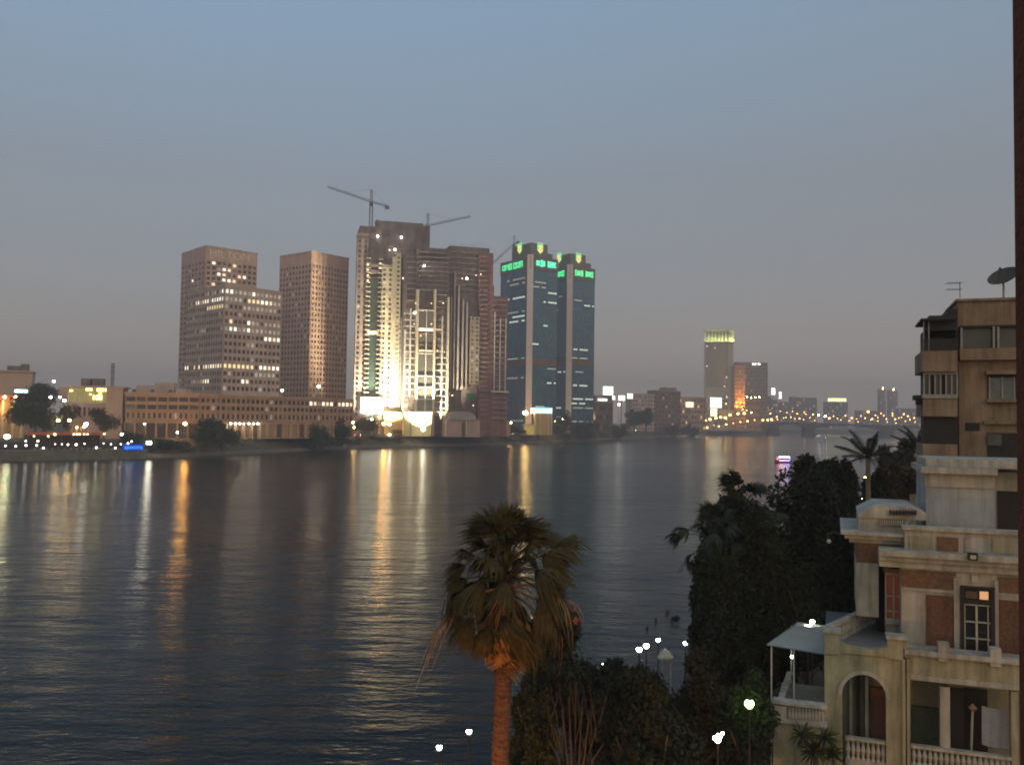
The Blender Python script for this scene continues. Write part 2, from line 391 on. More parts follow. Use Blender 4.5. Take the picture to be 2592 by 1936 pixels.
# --- office block in front
T = Tower((569, 721), 474, 712, 528, 45)
r = thing('office_block', 'banded office block with rows of lit windows in front of the hotel tower', 'office block', T.base)
wl = MB(); T.core(wl, ZG, T.top); zt, zb = T.z(727), T.z(992)
wl.fbox(T.fr, 0, T.wr, -.6, 0, zt, T.top); wl.fbox(T.left, 0, T.wl, -.6, 0, zt, T.top); wl.fbox(T.fr, 0, T.wr, -.6, 0, ZG, zb); wl.fbox(T.left, 0, T.wl, -.6, 0, ZG, zb)
def rowset(d): return {(i, j): m for j, l in d.items() for m, cs in l for i in cs}
RT = rowset({0: [(L_WHITE, [0, 1, 6]), (L_DIM, [2, 3, 4, 5, 7, 8, 9, 10, 11, 12])], 1: [(L_YEL, [5, 6]), (L_WHITE, [7, 8, 9, 10]), (L_DIM, [0, 1, 2, 3, 11, 12])], 2: [(L_DIM, [0, 4, 5, 6, 7, 8, 9, 10, 11])],
             4: [(L_WHITE, [1, 5]), (L_DIM, [6, 7, 9, 10, 11, 12])], 5: [(L_WHITE, [1, 2, 5]), (L_DIM, [0, 3, 4, 6, 7, 8, 9, 10, 11, 12])], 6: [(L_WHITE, [9, 10, 11, 12])], 7: [(L_DIM, [6])],
             10: [(L_YEL, [0, 1, 2, 3, 4, 5, 6]), (L_WHITE, [8, 9, 10, 11, 12])], 11: [(L_DIM, [1, 7, 8, 9, 10, 11])], 12: [(L_WHITE, [4, 5])], 13: [(L_DIM, [0, 8])]})
LF = rowset({0: [(L_DIM, [8, 9, 11, 12, 14]), (L_WHITE, [15])], 1: [(L_WHITE, [4, 5, 7, 8, 9, 11, 12, 13, 14, 15]), (L_DIM, [6, 10])], 2: [(L_YEL, [9, 10, 11, 12, 13, 14, 15])], 5: [(L_DIM, [6, 7, 8])],
             10: [(L_WHITE, [0, 1, 4, 6, 9, 10, 11, 12, 13, 14]), (L_YEL, [15, 8])], 12: [(L_DIM, [3, 4, 5, 6, 7]), (L_WHITE, [8, 9, 10])]})
facade(r, wl, T.fr, 0, T.wr, 0, zb, zt, 13, 14, .66, .52, M_BROWNGLASS, lambda i, j: RT.get((i, j)), depth=.6)
facade(r, wl, T.left, 0, T.wl, 0, zb, zt, 16, 14, .66, .52, M_BROWNGLASS, lambda i, j: LF.get((i, j)), depth=.6)
wl.build('wall', M_TAN3, r)
q = MB(); q.fbox(T.fr, T.wr * .2, T.wr * .7, T.wl * .2, T.wl * .8, T.top, T.top + 2.5); q.fbox(T.fr, -.75, T.wr + .3, -.75, T.wl, T.top - .8, T.top + .3); q.build('roof', M_TAN3, r)

# --- residential tower
T = Tower((790, 636), 710, 882, 640, 52)
r = thing('residential_tower', 'plain brown twin-faced residential tower with small windows, right of the office block', 'tower', T.base)
wl = MB(); T.core(wl, ZG, T.top); zt = T.z(666)
wl.fbox(T.fr, 0, T.wr, -.5, 0, zt, T.top); wl.fbox(T.left, 0, T.wl, -.5, 0, zt, T.top)
sk = lambda i, j: False
facade(r, wl, T.fr, 0, T.wr, 0, ZG + 6, zt, 12, 30, .5, .52, M_BROWNGLASS)
facade(r, wl, T.left, 0, T.wl, 0, ZG + 6, zt, 10, 30, .58, .55, M_BROWNGLASS)
wl.build('wall', M_TAN2, r)
q = MB(); q.fbox(T.fr, -.8, T.wr + .3, -.8, T.wl, T.top - .9, T.top + .3); q.fbox(T.fr, T.wr * .15, T.wr * .75, T.wl * .2, T.wl * .8, T.top + .3, T.top + 1.5); q.build('roof', M_TAN3, r)

# --- long low block along the corniche
C = at(505, 1050, 447); fl = Frame((C.x, C.y), 4); fq = Frame((C.x, C.y), 52)
r = thing('podium_building', 'long low sandy building with deep window bands along the corniche below the towers', 'building', (C.x, C.y, ZG))
aL = fl.hit(318, 1050)[0]; aR = fq.hit(892, 1050)[0]
zr = fl.hit(410, 996)[1]
wl = MB(); wl.fbox(fl, aL, 0, 0, 26, ZG, zr); wl.fbox(fq, 0, aR, .1, 24, ZG, zr - .4)
zz = [fl.hit(410, y)[1] for y in (1001, 1040, 1041, 1063, 1069, 1100)]
facade(r, wl, fl, aL, 0, 0, zz[1], zz[0], 7, 2, .88, .58, M_BROWNGLASS, depth=1.0)
facade(r, wl, fl, aL, 0, 0, zz[3], zz[2], 14, 1, .5, .62, M_BROWNGLASS, depth=.6)
facade(r, wl, fl, aL, 0, 0, ZG + .3, zz[4], 7, 1, .84, .9, M_BROWNGLASS, depth=1.6, name='shopfront')
wl.fbox(fl, aL - .6, .4, -.9, 26, zr - .9, zr + .5)
zq = [zz[0] - .2, zz[1], zz[2], zz[3]]
facade(r, wl, fq, 0, aR, .1, zq[1], zq[0], 34, 2, .72, .55, M_BROWNGLASS, lambda i, j: L_WHITE if j == 0 and i in (23, 24, 26, 27, 28, 30, 31, 32, 33) else None, depth=.6)
facade(r, wl, fq, 0, aR, .1, zq[3], zq[2], 34, 1, .55, .6, M_BROWNGLASS, depth=.6)
facade(r, wl, fq, 0, aR, .1, ZG + .3, zz[4], 20, 1, .7, .9, mat('amber_lobby_glass', (.1, .06, .03), .3, 0, emit=(1, .62, .25), es=.02, sample=False), depth=1.4, name='shopfront')
wl.fbox(fq, -.3, aR, -.9, 24, zr - 1.2, zr + .2)
wl.build('wall', M_SAND, r)
q = MB()
for x0, x1, y0 in ((345, 392, 975), (392, 440, 968), (445, 470, 984)):
    a0, a1, z0, z1 = fl.rect(x0, y0, x1, 996, 8); q.fbox(fl, a0, a1, 8, 18, zr, z1)
q.build('roof_hut', M_TAN3, r)
q = MB()
for i in range(3):
    a0 = aL + 2 + i * 9; q.lathe(fl.pt(a0, 5, zr), [(1.0, 0), (1.0, 1.8), (.5, 2.2)], 10)
q.build('water_tank', M_METALG, r)
q = MB(); a0 = fq.hit(566, 1072)[0]; a1 = fq.hit(646, 1072)[0]; zc = fq.hit(606, 1072)[1]
q.fbox(fq, a0 - 1, a1 + 1, -5, -.2, zc + .5, zc + 1.2)
for i in range(5):
    p = fq.pt(a0 + (a1 - a0) * i / 4, -4.6, ZG); q.tube([p, p + Vector((0, 0, zc + .5 - ZG))], .35)
q.build('entrance_canopy', M_CREAM, r)
for i in range(7):
    q = MB(); q.sphere(fq.pt(a0 + (a1 - a0) * (i + .5) / 7, -4.2, zc), .42); q.build('canopy_lamp', LAMP_WHITE, r)

# --- unfinished towers
C = at(1000, 1060, 632); fs = Frame((C.x, C.y), 14)
def fb(mb, fr, x0, y0, x1, y1, b0, b1, zmin=None):
    a0, a1, z0, z1 = fr.rect(x0, y0, x1, y1, b0); mb.fbox(fr, a0, a1, b0, b1, z0 if zmin is None else zmin, z1)
    return a0, a1, (z0 if zmin is None else zmin), z1
r = thing('unfinished_tower', 'tallest unfinished concrete tower with flood-lit cream flank, beside the tan residential tower', 'tower', (C.x, C.y, ZG))
wl = MB()
fb(wl, fs, 906, 573, 962, 1085, 6, 34, ZG); fb(wl, fs, 950, 562, 1066, 1085, 7, 40, ZG); fb(wl, fs, 1058, 572, 1084, 1085, 12, 38, ZG)
for k in range(7):                                 # ragged formwork and rebar along the top
    x = 952 + k * 16; fb(wl, fs, x, 557 + (k * 5) % 7 + k, x + 9, 575, 9 + k % 3, 18, None)
wl.build('core', M_DKCONC, r)
q = MB()
for k in range(26):
    a, z = fs.hit(948 + k * 4.4, 563 + k * .35, 8); p = fs.pt(a, 8 + (k % 4) * 2, z - 1); q.tube([p, p + Vector((0, 0, 2.2 + (k * 7 % 5) * .5))], .09, 4)
tag(q.build('rebar', M_DKMETAL, r), kind='stuff')
# left dark strip with windows
wl = MB(); a0, a1, z0, z1 = fs.rect(899, 590, 928, 1085, 2); wl.fbox(fs, a0, a1, 2, 8, ZG, z1)
facade(r, wl, fs, a0, a1, 2, ZG + 2, z1 - 4, 2, 38, .42, .6, M_DARKGLASS, depth=.5, budget=76)
wl.build('wing_wall', M_RAW, r)
q = MB(); x = fs.rect(929, 700, 960, 1050, 3); q.fbox(fs, x[0], x[1], 3, 7, ZG, x[3]); q.build('glass_strip', mat('greenish_site_glass', (.03, .055, .05), .2, .2, .1, spec=.6), r)
zt = fs.hit(940, 655, 0)[1]; n = 36
for k in range(n):                                 # slab edges either side of the glass strip
    z = ZG + 6 + (zt - ZG - 6) * k / (n - 1); q = MB()
    for xa, xb in ((922, 934), (953, 965)):
        a0, a1 = fs.hit(xa, 900, 0)[0], fs.hit(xb, 900, 0)[0]; q = MB(); q.fbox(fs, a0, a1, -.6, 4, z, z + .55); q.build('slab', M_CREAM, r)
for y in (683, 668):
    q = MB(); fb(q, fs, 926, y, 962, y + 8, 0, 3); q.build('slab', M_RAW, r)
wl = MB(); a0, a1, z0, z1 = fs.rect(962, 670, 992, 1085, 1); wl.fbox(fs, a0, a1, 1, 7, ZG, z1)
facade(r, wl, fs, a0, a1, 1, ZG + 4, z1 - 2, 2, 33, .4, .52, M_DARKGLASS, depth=.5, budget=76)
wl.build('clad_wall', M_CREAM, r)
wl = MB(); fb(wl, fs, 990, 650, 999, 1085, -1.2, 6, ZG); a0, a1, z0, z1 = fs.rect(999, 640, 1011, 1085, .4); wl.fbox(fs, a0, a1, .4, 6, ZG, z1)
facade(r, wl, fs, a0, a1, .4, ZG + 4, z1 - 2, 1, 38, .5, .5, M_DARKGLASS, depth=.4)
wl.build('pier', M_CREAM, r)
q = MB()
for xx in (1004, 1014):                             # site hoist frame
    a, z = fs.hit(xx, 900, -2); zt = fs.hit(1008, 805, -2)[1]; q.fbox(fs, a - .14, a + .14, -2.2, -1.9, ZG, zt)
for k in range(24):
    z = ZG + 8 + k * (zt - ZG - 8) / 23; q.fbox(fs, fs.hit(1004, 900, -2)[0], fs.hit(1014, 900, -2)[0], -2.15, -1.95, z, z + .25)
q.build('hoist_frame', M_WHITE, r)
def dots(r, fr, pts, b, rad, m, name='work_lamp'):
    for x, y in pts:
        a, z = fr.hit(x, y, b); q = MB(); q.sphere(fr.pt(a, b, z), rad, 8, 5); q.build(name, m, r)
WORKL = glow('work_lamp_glass', (1, .93, .82), 4, False); WORKO = glow('work_lamp_orange_glass', (1, .6, .3), .7, False)
dots(r, fs, [(930, 602), (956, 598), (1016, 601), (1000, 632)], 4, .75, WORKL)
dots(r, fs, [(931, 670), (931, 683), (931, 697), (931, 710), (963, 667), (963, 678), (986, 633), (1024, 667), (1020, 704), (945, 842), (935, 840), (950, 840)], -.4, .6, WORKO)
q = MB(); a0, a1, z0, z1 = fs.rect(925, 836, 960, 846, -.3)
q.fbox(fs, a0, a1, 2.4, 2.9, z0, z1); q.build('lit_storey', L_ORANGE, r)

r = thing('unfinished_block', 'wide unfinished block with white lattice front and vertical fins, left of twin glass towers', 'building', at(1130, 1085, 625).to_tuple()[:2] + (ZG,))
C = at(1100, 1060, 618); fc = Frame((C.x, C.y), 16)
wl = MB()
for x0, y0, x1, b0, b1 in ((1027, 640, 1062, 5, 30), (1050, 628, 1136, 4, 34), (1062, 665, 1134, 2, 30), (1134, 625, 1230, 8, 40), (1200, 628, 1236, 9, 38), (1215, 722, 1248, 5, 36)):
    fb(wl, fc, x0, y0, x1, 1085, b0, b1, ZG)
wl.build('core', M_DKCONC, r)
wl = MB(); fb(wl, fc, 1212, 640, 1246, 1085, 4.2, 12, ZG); fb(wl, fc, 1244, 750, 1284, 1085, 4.6, 30, ZG); wl.build('block_wall', M_REDCONC, r)
for x0, x1, y0, y1, n, b in ((1062, 1134, 640, 735, 9, 1.6), (1138, 1212, 640, 735, 8, 7.4), (1214, 1234, 650, 1050, 34, 3.6), (1246, 1283, 760, 1060, 24, 4.0), (1030, 1060, 650, 760, 9, 4.4)):
    for k in range(n):                              # bare floor slabs
        y = y0 + (y1 - y0) * k / (n - 1); q = MB(); a0, a1, z0, z1 = fc.rect(x0, y - 1.2, x1, y + 1.2, b); q.fbox(fc, a0, a1, b - .5, b + 3, z0, z1); q.build('slab', M_RAW, r)
q = MB()
for k in range(26):
    a, z = fc.hit(1060 + k * 6.6, 628 + (6 if k < 11 else 0) , 9); p = fc.pt(a, 9 + (k % 4) * 2, z - 1); q.tube([p, p + Vector((0, 0, 2.4 + (k * 7 % 5) * .7))], .1, 4)
tag(q.build('rebar', M_DKMETAL, r), kind='stuff')
def bar(x0, y0, x1, y1, b0, b1, m, name, zmin=None):
    q = MB(); fb(q, fc, x0, y0, x1, y1, b0, b1, zmin); q.build(name, m, r)
bar(1052, 732, 1058, 1075, -3, 1, M_CREAM, 'pier', ZG); bar(1097, 732, 1102, 1075, -3, 1, M_CREAM, 'pier', ZG); bar(1131, 752, 1136, 1042, -1, 4, M_CREAM, 'pier')
bar(1022, 835, 1025, 1075, -1.6, -.6, M_WHITE, 'pier', ZG); bar(1036, 780, 1039, 1075, -1.6, -.6, M_WHITE, 'pier', ZG); bar(1117, 800, 1119.5, 1060, -1.6, -.6, M_WHITE, 'pier')
bar(1077, 785, 1079, 1042, -2.2, -1.6, M_WHITE, 'mullion')
GL = mat('site_glass', (.10, .095, .085), .25, .2, .1, spec=.6)
bar(1058, 785, 1097, 828, -1.2, -.9, GL, 'glass_panel')
for y0, y1 in ((846, 865), (873, 878), (896, 950), (953, 978), (981, 1008), (1011, 1040)): bar(1058, y0, 1077, y1, -1.2, -.9, GL, 'glass_panel'); bar(1079, y0, 1097, y1, -1.2, -.9, GL, 'glass_panel')
for y in (784, 894, 951, 979, 1009, 1041): bar(1052, y, 1102, y + 2.2, -2.6, -1.7, M_WHITE, 'transom')
for y0, y1, m in ((831, 838, L_WHITE), (845, 850, L_ORANGE), (886, 890, L_ORANGE)): bar(1060, y0, 1096, y1, -.7, -.5, m, 'lit_storey')
bar(1060, 872, 1073, 875, -.7, -.5, L_ORANGE, 'lit_storey'); bar(1103, 832, 1120, 837, -.7, -.5, L_ORANGE, 'lit_storey')
for k in range(20):                                 # lattice floors left and right of the glass
    y = 745 + k * 16
    if y > 785: bar(1023, y, 1052, y + 2, -1.4, -.8, M_WHITE, 'lattice_beam')
    bar(1102, y, 1132, y + 1.8, -1.4, -.8, M_WHITE if y > 880 else M_RAW, 'lattice_beam')
bar(1100, 1041, 1131, 1046, -2, 3, M_CREAM, 'transom')
for x, y0 in ((1148, 688), (1159, 722), (1170, 757), (1180, 765), (1140, 752)):
    bar(x, y0, x + 3.4, 985, 2.5, 7, mat('pale_fin', (.34, .28, .26), .9, .15, .2), 'fin', None)
wl = MB(); a0, a1, z0, z1 = fc.rect(1189, 802, 1213, 972, 3.2); wl.fbox(fc, a0, a1, 3.2, 9, z0, z1)
facade(r, wl, fc, a0, a1, 3.2, z0, z1, 2, 16, .45, .5, M_DARKGLASS, depth=.5, budget=76); wl.build('clad_wall', mat('dull_cladding', (.30, .24, .19), .9, .12, .2), r)
for x in (1251, 1265, 1279): bar(x, 790 if x < 1260 else 805, x + 1.8, 992, 2.2, 2.8, M_WHITE, 'lattice_post')
for k in range(14): bar(1251, 808 + k * 14, 1281, 809.6 + k * 14, 2.1, 2.7, mat('dull_white_steel', (.42, .38, .35), .6, .1, .3), 'lattice_beam')
bar(1244, 990, 1288, 993, 1.6, 3.4, M_WHITE, 'transom')
bar(1180, 995, 1203, 1012, 1.5, 2, mat('green_netting', (.04, .12, .07), .9, .3, 1), 'netting')
WORKD = [(1074, 673), (1182, 705), (1049, 792)]
dots(r, fc, WORKD, -1.5, .75, WORKL); dots(r, fc, [(1170, 705), (1205, 697), (1217, 694), (1048, 820), (1092, 820), (1065, 850), (1064, 888), (1107, 887), (1145, 1001), (1198, 1026), (1122, 767), (1052, 768), (1092, 768), (1170, 980)], -1.4, .42, WORKO)

# --- flood lighting of the building site
def floodlight(px, py, D, target, energy, size, label, c=(1, .88, .6), head=LAMP_WHITE, rad=.9):
    p = at(px, py, D); r = thing('floodlight', label, 'floodlight', (p.x, p.y, ZG), 'site floodlights')
    q = MB(); q.tube([(p.x, p.y, ZG), (p.x, p.y, p.z - .5)], .2, 8); q.build('mast', M_METALG, r)
    q = MB(); q.sphere(p, rad, 10, 6); q.build('lamp_head', head, r)
    li = bpy.data.lights.new('floodlight_beam', 'SPOT'); li.energy = energy; li.spot_size = R(size); li.spot_blend = .8; li.shadow_soft_size = .6; li.color = c
    lo = bpy.data.objects.new('floodlight_beam', li); col.objects.link(lo); lo.parent = r
    d = (Vector(target) - p).normalized(); lp = p + d * (rad + .35); lo.location = lp - Vector(r['_o']); lo.rotation_euler = (-d).to_track_quat('Z', 'Y').to_euler(); return r
floodlight(1071, 1086, 598, at(1062, 980, 618), 1.6e5, 110, 'dazzling white floodlight mast on the kerb before the lattice front', rad=1.3)
floodlight(1040, 1062, 604, at(1034, 960, 616), 6e4, 110, 'yellowish floodlight close under the white lattice corner')
floodlight(986, 1074, 606, at(990, 960, 632), 1.3e5, 100, 'warm floodlight under the cream pier of the tallest tower')
floodlight(941, 1062, 612, at(940, 940, 634), 6e4, 110, 'floodlight under the glowing site screen')
r = thing('site_screen', 'glowing white flood-lit screen at the foot of the tallest unfinished tower', 'screen', at(941, 1085, 622).to_tuple()[:2] + (ZG,))
q = MB(); fb(q, fs, 913, 1006, 969, 1046, -3.6, -3.1); q.build('panel', glow('screen_white', (1, .97, .82), .5), r)
q = MB()
for x in (917, 941, 965): fb(q, fs, x, 1046, x + 1.5, 1085, -3.4, -3.0, ZG)
q.build('post', M_METALG, r)
q = MB(); fb(q, fs, 972, 1042, 1020, 1090, -8, -2, ZG); 
r = thing('site_shed', 'yellow-lit boxy site building between the floodlit towers at street level', 'shed', at(1040, 1085, 606).to_tuple()[:2] + (ZG,))
fb(q, fc, 1022, 1046, 1092, 1088, -9, -4, ZG); q.build('wall', mat('yellowish_hoarding', (.5, .4, .2), .8, .15, .2), r)
q = MB(); fb(q, fc, 1020, 1043, 1094, 1047, -9.6, -3.6); q.build('roof', M_CREAM, r)
q = MB(); fb(q, fc, 1083, 1062, 1089, 1072, -9.3, -9.02); q.build('window', M_DARKGLASS, r)
# --- pale domed hall
C = at(1168, 1085, 606); fd = Frame((C.x, C.y), 16)
r = thing('domed_hall', 'pale grey vaulted hall at street level below the vertical fins', 'hall', (C.x, C.y, ZG))
q = MB(); fb(q, fd, 1130, 1062, 1215, 1092, 0, 16, ZG); q.build('wall', mat('pinkish_render', (.42, .30, .24), .9, .15, .2), r)
a0, a1, z0, z1 = fd.rect(1135, 1041, 1206, 1063, -1); q = MB()
q.prism([fd.pt(a0 + (a1 - a0) * (.5 - .5 * math.cos(math.pi * k / 14)), -1, z0 + (z1 - z0) * math.sin(math.pi * k / 14) ** .7) for k in range(15)], fd.v * 18)
q.build('roof', mat('grey_vault', (.34, .30, .28), .8, .12, .2), r, smooth=False)
q = MB(); fb(q, fd, 1169, 1069, 1177, 1092, -.3, .1, ZG); q.build('door', M_BROWNGLASS, r)
for x in (1181, 1187):
    q = MB(); fb(q, fd, x, 1064, x + 2, 1092, -1.2, -.4, ZG); q.build('column', M_CREAM, r)
# --- long site hoarding right of it
r = thing('street_wall', 'brownish street wall with faded bills right of the vaulted hall', 'wall', at(1260, 1090, 640).to_tuple()[:2] + (ZG,))
C = at(1215, 1085, 636); fh = Frame((C.x, C.y), 42); q = MB(); fb(q, fh, 1216, 1064, 1292, 1092, 0, 1, ZG); q.build('panel', M_SAND, r)

# --- tower cranes
def lattice(mb, p, q, w, n, r_=.12, tri=False):
    p, q = Vector(p), Vector(q); t = (q - p).normalized(); s = t.cross(Vector((0, 0, 1)))
    s = Vector((1, 0, 0)) if s.length < .1 else s.normalized(); u = s.cross(t).normalized()
    cs = [(-1, -1), (1, -1), (1, 1), (-1, 1)] if not tri else [(-1, -.6), (1, -.6), (0, 1)]
    ch = [[p + (q - p) * (k / n) + s * (w / 2 * a) + u * (w / 2 * b_) for a, b_ in cs] for k in range(n + 1)]
    m = len(cs)
    for c in range(m): mb.tube([ch[0][c], ch[n][c]], r_, 5)
    for k in range(n):
        for c in range(m): mb.tube([ch[k][c], ch[k + 1][(c + 1) % m]], r_ * .6, 4, False)
M_CRANE = mat('crane_steel', (.07, .065, .07), .6, .2, 1)
def crane(base, cab, peak, tip, tail, D, label, dz=0):
    P = lambda s_, d=0: at(s_[0], s_[1], D + d)
    pb, pc, pk, pt, pl = P(base), P(cab), P(peak), P(tip, dz), P(tail, -dz * .3)
    pb.x = pk.x = pc.x
    r = thing('tower_crane', label, 'crane', pb)
    q = MB(); lattice(q, pb, pc, 2.2, 16, .16); q.build('mast', M_CRANE, r)
    q = MB(); lattice(q, pc, pt, 1.7, 26, .13, True); q.build('jib', M_CRANE, r)
    q = MB(); lattice(q, pc, pl, 1.7, 9, .13, True); q.build('counter_jib', M_CRANE, r)
    q = MB(); lattice(q, pc, pk, 1.4, 6, .13); q.build('peak', M_CRANE, r)
    q = MB()
    for e in (pc.lerp(pt, .62), pl): q.tube([pk, e], .07, 4)
    q.build('tie_cable', M_DKMETAL, r)
    q = MB(); q.box(pc.x - 1.1, pc.x + 1.1, pc.y - 2.2, pc.y - .6, pc.z - 3.4, pc.z - .8); q.build('cab', M_DKMETAL, r)
    q = MB(); q.box(pl.x - 1.6, pl.x + 1.6, pl.y - .8, pl.y + .8, pl.z - 2.2, pl.z + .1); q.build('counterweight', M_DKCONC, r)
crane((940, 640), (940, 511), (940, 481), (829, 473), (980, 522), 655, 'tower crane with long jib rising to the left, on the tallest unfinished tower', 10)
crane((1083, 700), (1083, 571), (1083, 541), (1191, 548), (1063, 573), 668, 'tower crane with jib rising to the right, between the two unfinished blocks', 10)
crane((1301, 760), (1301, 618), (1301, 596), (1222, 690), (1312, 612), 870, 'partly hidden crane whose jib slants down towards the left of the twin glass towers', -10)
# --- twin glass towers
M_BLUE = mat('blue_green_curtain_wall', (.025, .095, .15), .2, .25, .05, spec=.7, metal=.4)
M_BLUE2 = mat('blue_green_pane', (.032, .115, .19), .14, .35, .04, spec=.8, metal=.45)
M_BLUE3 = mat('blue_green_pane_dark', (.018, .07, .125), .1, .3, .04, spec=.8, metal=.45); M_BLUE4 = mat('blue_green_pane_pale', (.05, .16, .24), .2, .3, .04, spec=.8, metal=.45)
M_STRIPE = mat('pale_corner_cladding', (.78, .67, .63), .7, .05, .1)
M_BELT = mat('brown_louvre_belt', (.16, .11, .095), .8, .2, .3)
M_NEON_G = glow('green_neon', (.0, 1, .30), .2); M_NEON_C = glow('cyan_neon', (.0, 1, .55), .22); M_NEON_Y = glow('yellow_neon', (1, .55, .03), .28); M_NEON_F = glow('pale_green_neon', (.1, 1, .4), .22); M_NEON_R = glow('red_neon', (1, .12, .03), .12)
def glass_tower(corner, xl, xr, D, ang, label, plant, emb, litL, litR, signs):
    T = Tower(corner, xl, xr, D, ang)
    r = thing('glass_tower', label, 'tower', T.base, 'twin glass bank towers')
    q = MB(); T.core(q, ZG, T.top); q.build('curtain_wall', M_BLUE, r)
    xm = corner[0]; rows = 33
    z1, z0 = T.z(corner[1] + 34), ZG + 5; nd = [0]; rest = MB()
    for fr, W, lit, cols in ((T.fr, T.wr, litR, 11), (T.left, T.wl, litL, 9)):
        aa0, aa1 = (2.6, W - .8) if fr is T.fr else (.8, W - 2.6)
        rh = (z1 - z0) / rows; cw = (aa1 - aa0) / cols; fr_mb = MB()
        for j in range(rows + 1): fr_mb.fbox(fr, aa0, aa1, -.32, 0, z0 + j * rh - .12, z0 + j * rh + .12)
        for i in range(cols + 1): fr_mb.fbox(fr, aa0 + i * cw - .07, aa0 + i * cw + .07, -.36, 0, z0, z1)
        fr_mb.build('mullion_grid', mat('dark_mullion', (.015, .03, .04), .4, .1, 1), r)
        for j in range(rows):
            for i in range(cols):
                k = lit.get(rows - 1 - j); m = M_BLUE2; hh, ww = rh - .3, cw - .2
                if k and k[0] <= i <= k[1] and (i * 7 + j * 3) % 6: m = k[2]; hh = rh * .34
                c = fr.pt(aa0 + (i + .5) * cw, -.12, z0 + (j + .5) * rh)
                if m is M_BLUE2 and nd[0] >= 240: rest.obox(c - fr.u * ww / 2 - fr.v * .06 - Vector((0, 0, hh / 2)), fr.u * ww, fr.v * .12, (0, 0, hh)); continue
                nd[0] += m is M_BLUE2; m = M_BLUE2 if m is M_BLUE2 and (i * 31 + j * 17 + i * j) % 5 < 3 else ((M_BLUE3, M_BLUE4)[(i + j * 3) % 2] if m is M_BLUE2 else m); put('window', pane_mesh(ww, hh, m), r, c, fr.rz)
        zb1, zb0 = T.z(906), T.z(924)
        q = MB(); q.fbox(fr, aa0 - .2, aa1 + .2, -.6, -.25, zb0, zb1); q.build('louvre_belt', M_BELT, r)
        q = MB(); q.fbox(fr, 0, W, -.5, 0, z1 + .2, T.top); q.build('sign_band', mat('sign_band_cladding', (.14, .125, .115), .8, .1, .2), r)
    tag(rest.build('window_rows', M_BLUE2, r), kind='stuff')
    q = MB(); q.prism([T.fr.pt(a_, b_, ZG) for a_, b_ in ((-2.15, 1.85), (1.85, -2.15), (2.4, -.4), (2.4, 2.4), (-.4, 2.4))], (0, 0, T.top + 1.4 - ZG)); q.build('corner_stripe', M_STRIPE, r)
    x0, x1, y0 = plant
    q = MB(); zt = T.z(y0); q.fbox(T.fr, 0, T.wr * .62, 0, T.wl * .62, T.top, zt); q.fbox(T.fr, T.wr * .5, T.wr * .92, T.wl * .1, T.wl * .8, T.top, T.top + (zt - T.top) * .45); q.build('plant_room', mat('plant_room_cladding', (.17, .145, .135), .85, .15, .2), r)
    for (ex, ey), fr in zip(emb, (T.left, T.fr)):   # shield emblems
        a, z = fr.hit(ex, ey, -1.2); h, wd = 9.0, 5.6; P = lambda da, dz: fr.pt(a + da, -1.2, z + dz)
        s = bpy.data.objects.new('emblem', None); col.objects.link(s); s.parent = r; s.location = P(0, 0) - Vector(r['_o']); s['_o'] = tuple(P(0, 0))
        out = [P(-wd / 2, h / 2), P(wd / 2, h / 2), P(wd / 2, -h * .25), P(0, -h / 2), P(-wd / 2, -h * .25)]
        q = MB(); q.prism(out, fr.v * .3); q.build('backing', mat('emblem_dark_green', (.02, .12, .06), .5, 0, emit=(.02, .8, .3), es=.12), s)
        q = MB(); pts = out + [out[0]]
        for A, B in zip(pts, pts[1:]):
            if B.z > z - h * .3 or A.z > z - h * .3: q.tube([A - fr.v * .3, B - fr.v * .3], .32, 6)
        q.build('rim', M_NEON_F, s)
        q = MB(); q.prism([P(math.cos(2 * math.pi * k / 12) * 2.0, 1.3 + math.sin(2 * math.pi * k / 12) * 2.0) - fr.v * .3 for k in range(12)], -fr.v * .5); q.build('disc', M_NEON_Y, s)
        q = MB(); q.prism([P(x, y) - fr.v * .3 for x, y in ((-2.2, -.8), (2.2, -.8), (1.5, -3.9), (-1.5, -3.9))], -fr.v * .4); q.build('scroll', M_NEON_Y, s)
        q = MB(); q.prism([P(x, y) - fr.v * .3 for x, y in ((-.9, -4.5), (.9, -4.5), (0, -5.4))], -fr.v * .3); q.build('tip', M_NEON_R, s)
    for fr, sx0, sy0, sx1, sy1, h, m, n in signs:   # illegible neon lettering, stroke by stroke
        a0, zA = fr_hit = (T.left if fr == 'L' else T.fr).hit(sx0, sy0, -.9); g = T.left if fr == 'L' else T.fr
        a1 = g.hit(sx1, sy1, -.9)[0]; zA = T.z(corner[1] + 16) ; rr = random.Random(n * 13 + int(sx0))
        for k in range(n):
            c0 = a0 + (a1 - a0) * k / n; c1 = c0 + (a1 - a0) / n * .86; q = MB(); hh = h * (.75 + .3 * rr.random()); t = h * .2
            if n > 3 and k == n // 2: continue
            q.fbox(g, c0, c0 + t, -1.1, -.8, zA - hh / 2, zA + hh / 2); q.fbox(g, c0, c1, -1.1, -.8, zA + hh / 2 - t, zA + hh / 2)
            if rr.random() < .7: q.fbox(g, c1 - t, c1, -1.1, -.8, zA - hh / 2, zA + hh / 2)
            if rr.random() < .8: q.fbox(g, c0, c1, -1.1, -.8, zA - hh / 2, zA - hh / 2 + t)
            if rr.random() < .5: q.fbox(g, c0, c1, -1.12, -.8, zA - t / 2, zA + t / 2)
            q.build('neon_letter', m, r)
    return T
LW = glow('lit_office_white', (.82, 1, .84), .13, False); LG = glow('lit_office_dim', (.6, .9, .75), .035, False); LO = glow('lit_office_warm', (1, .8, .55), .035, False)
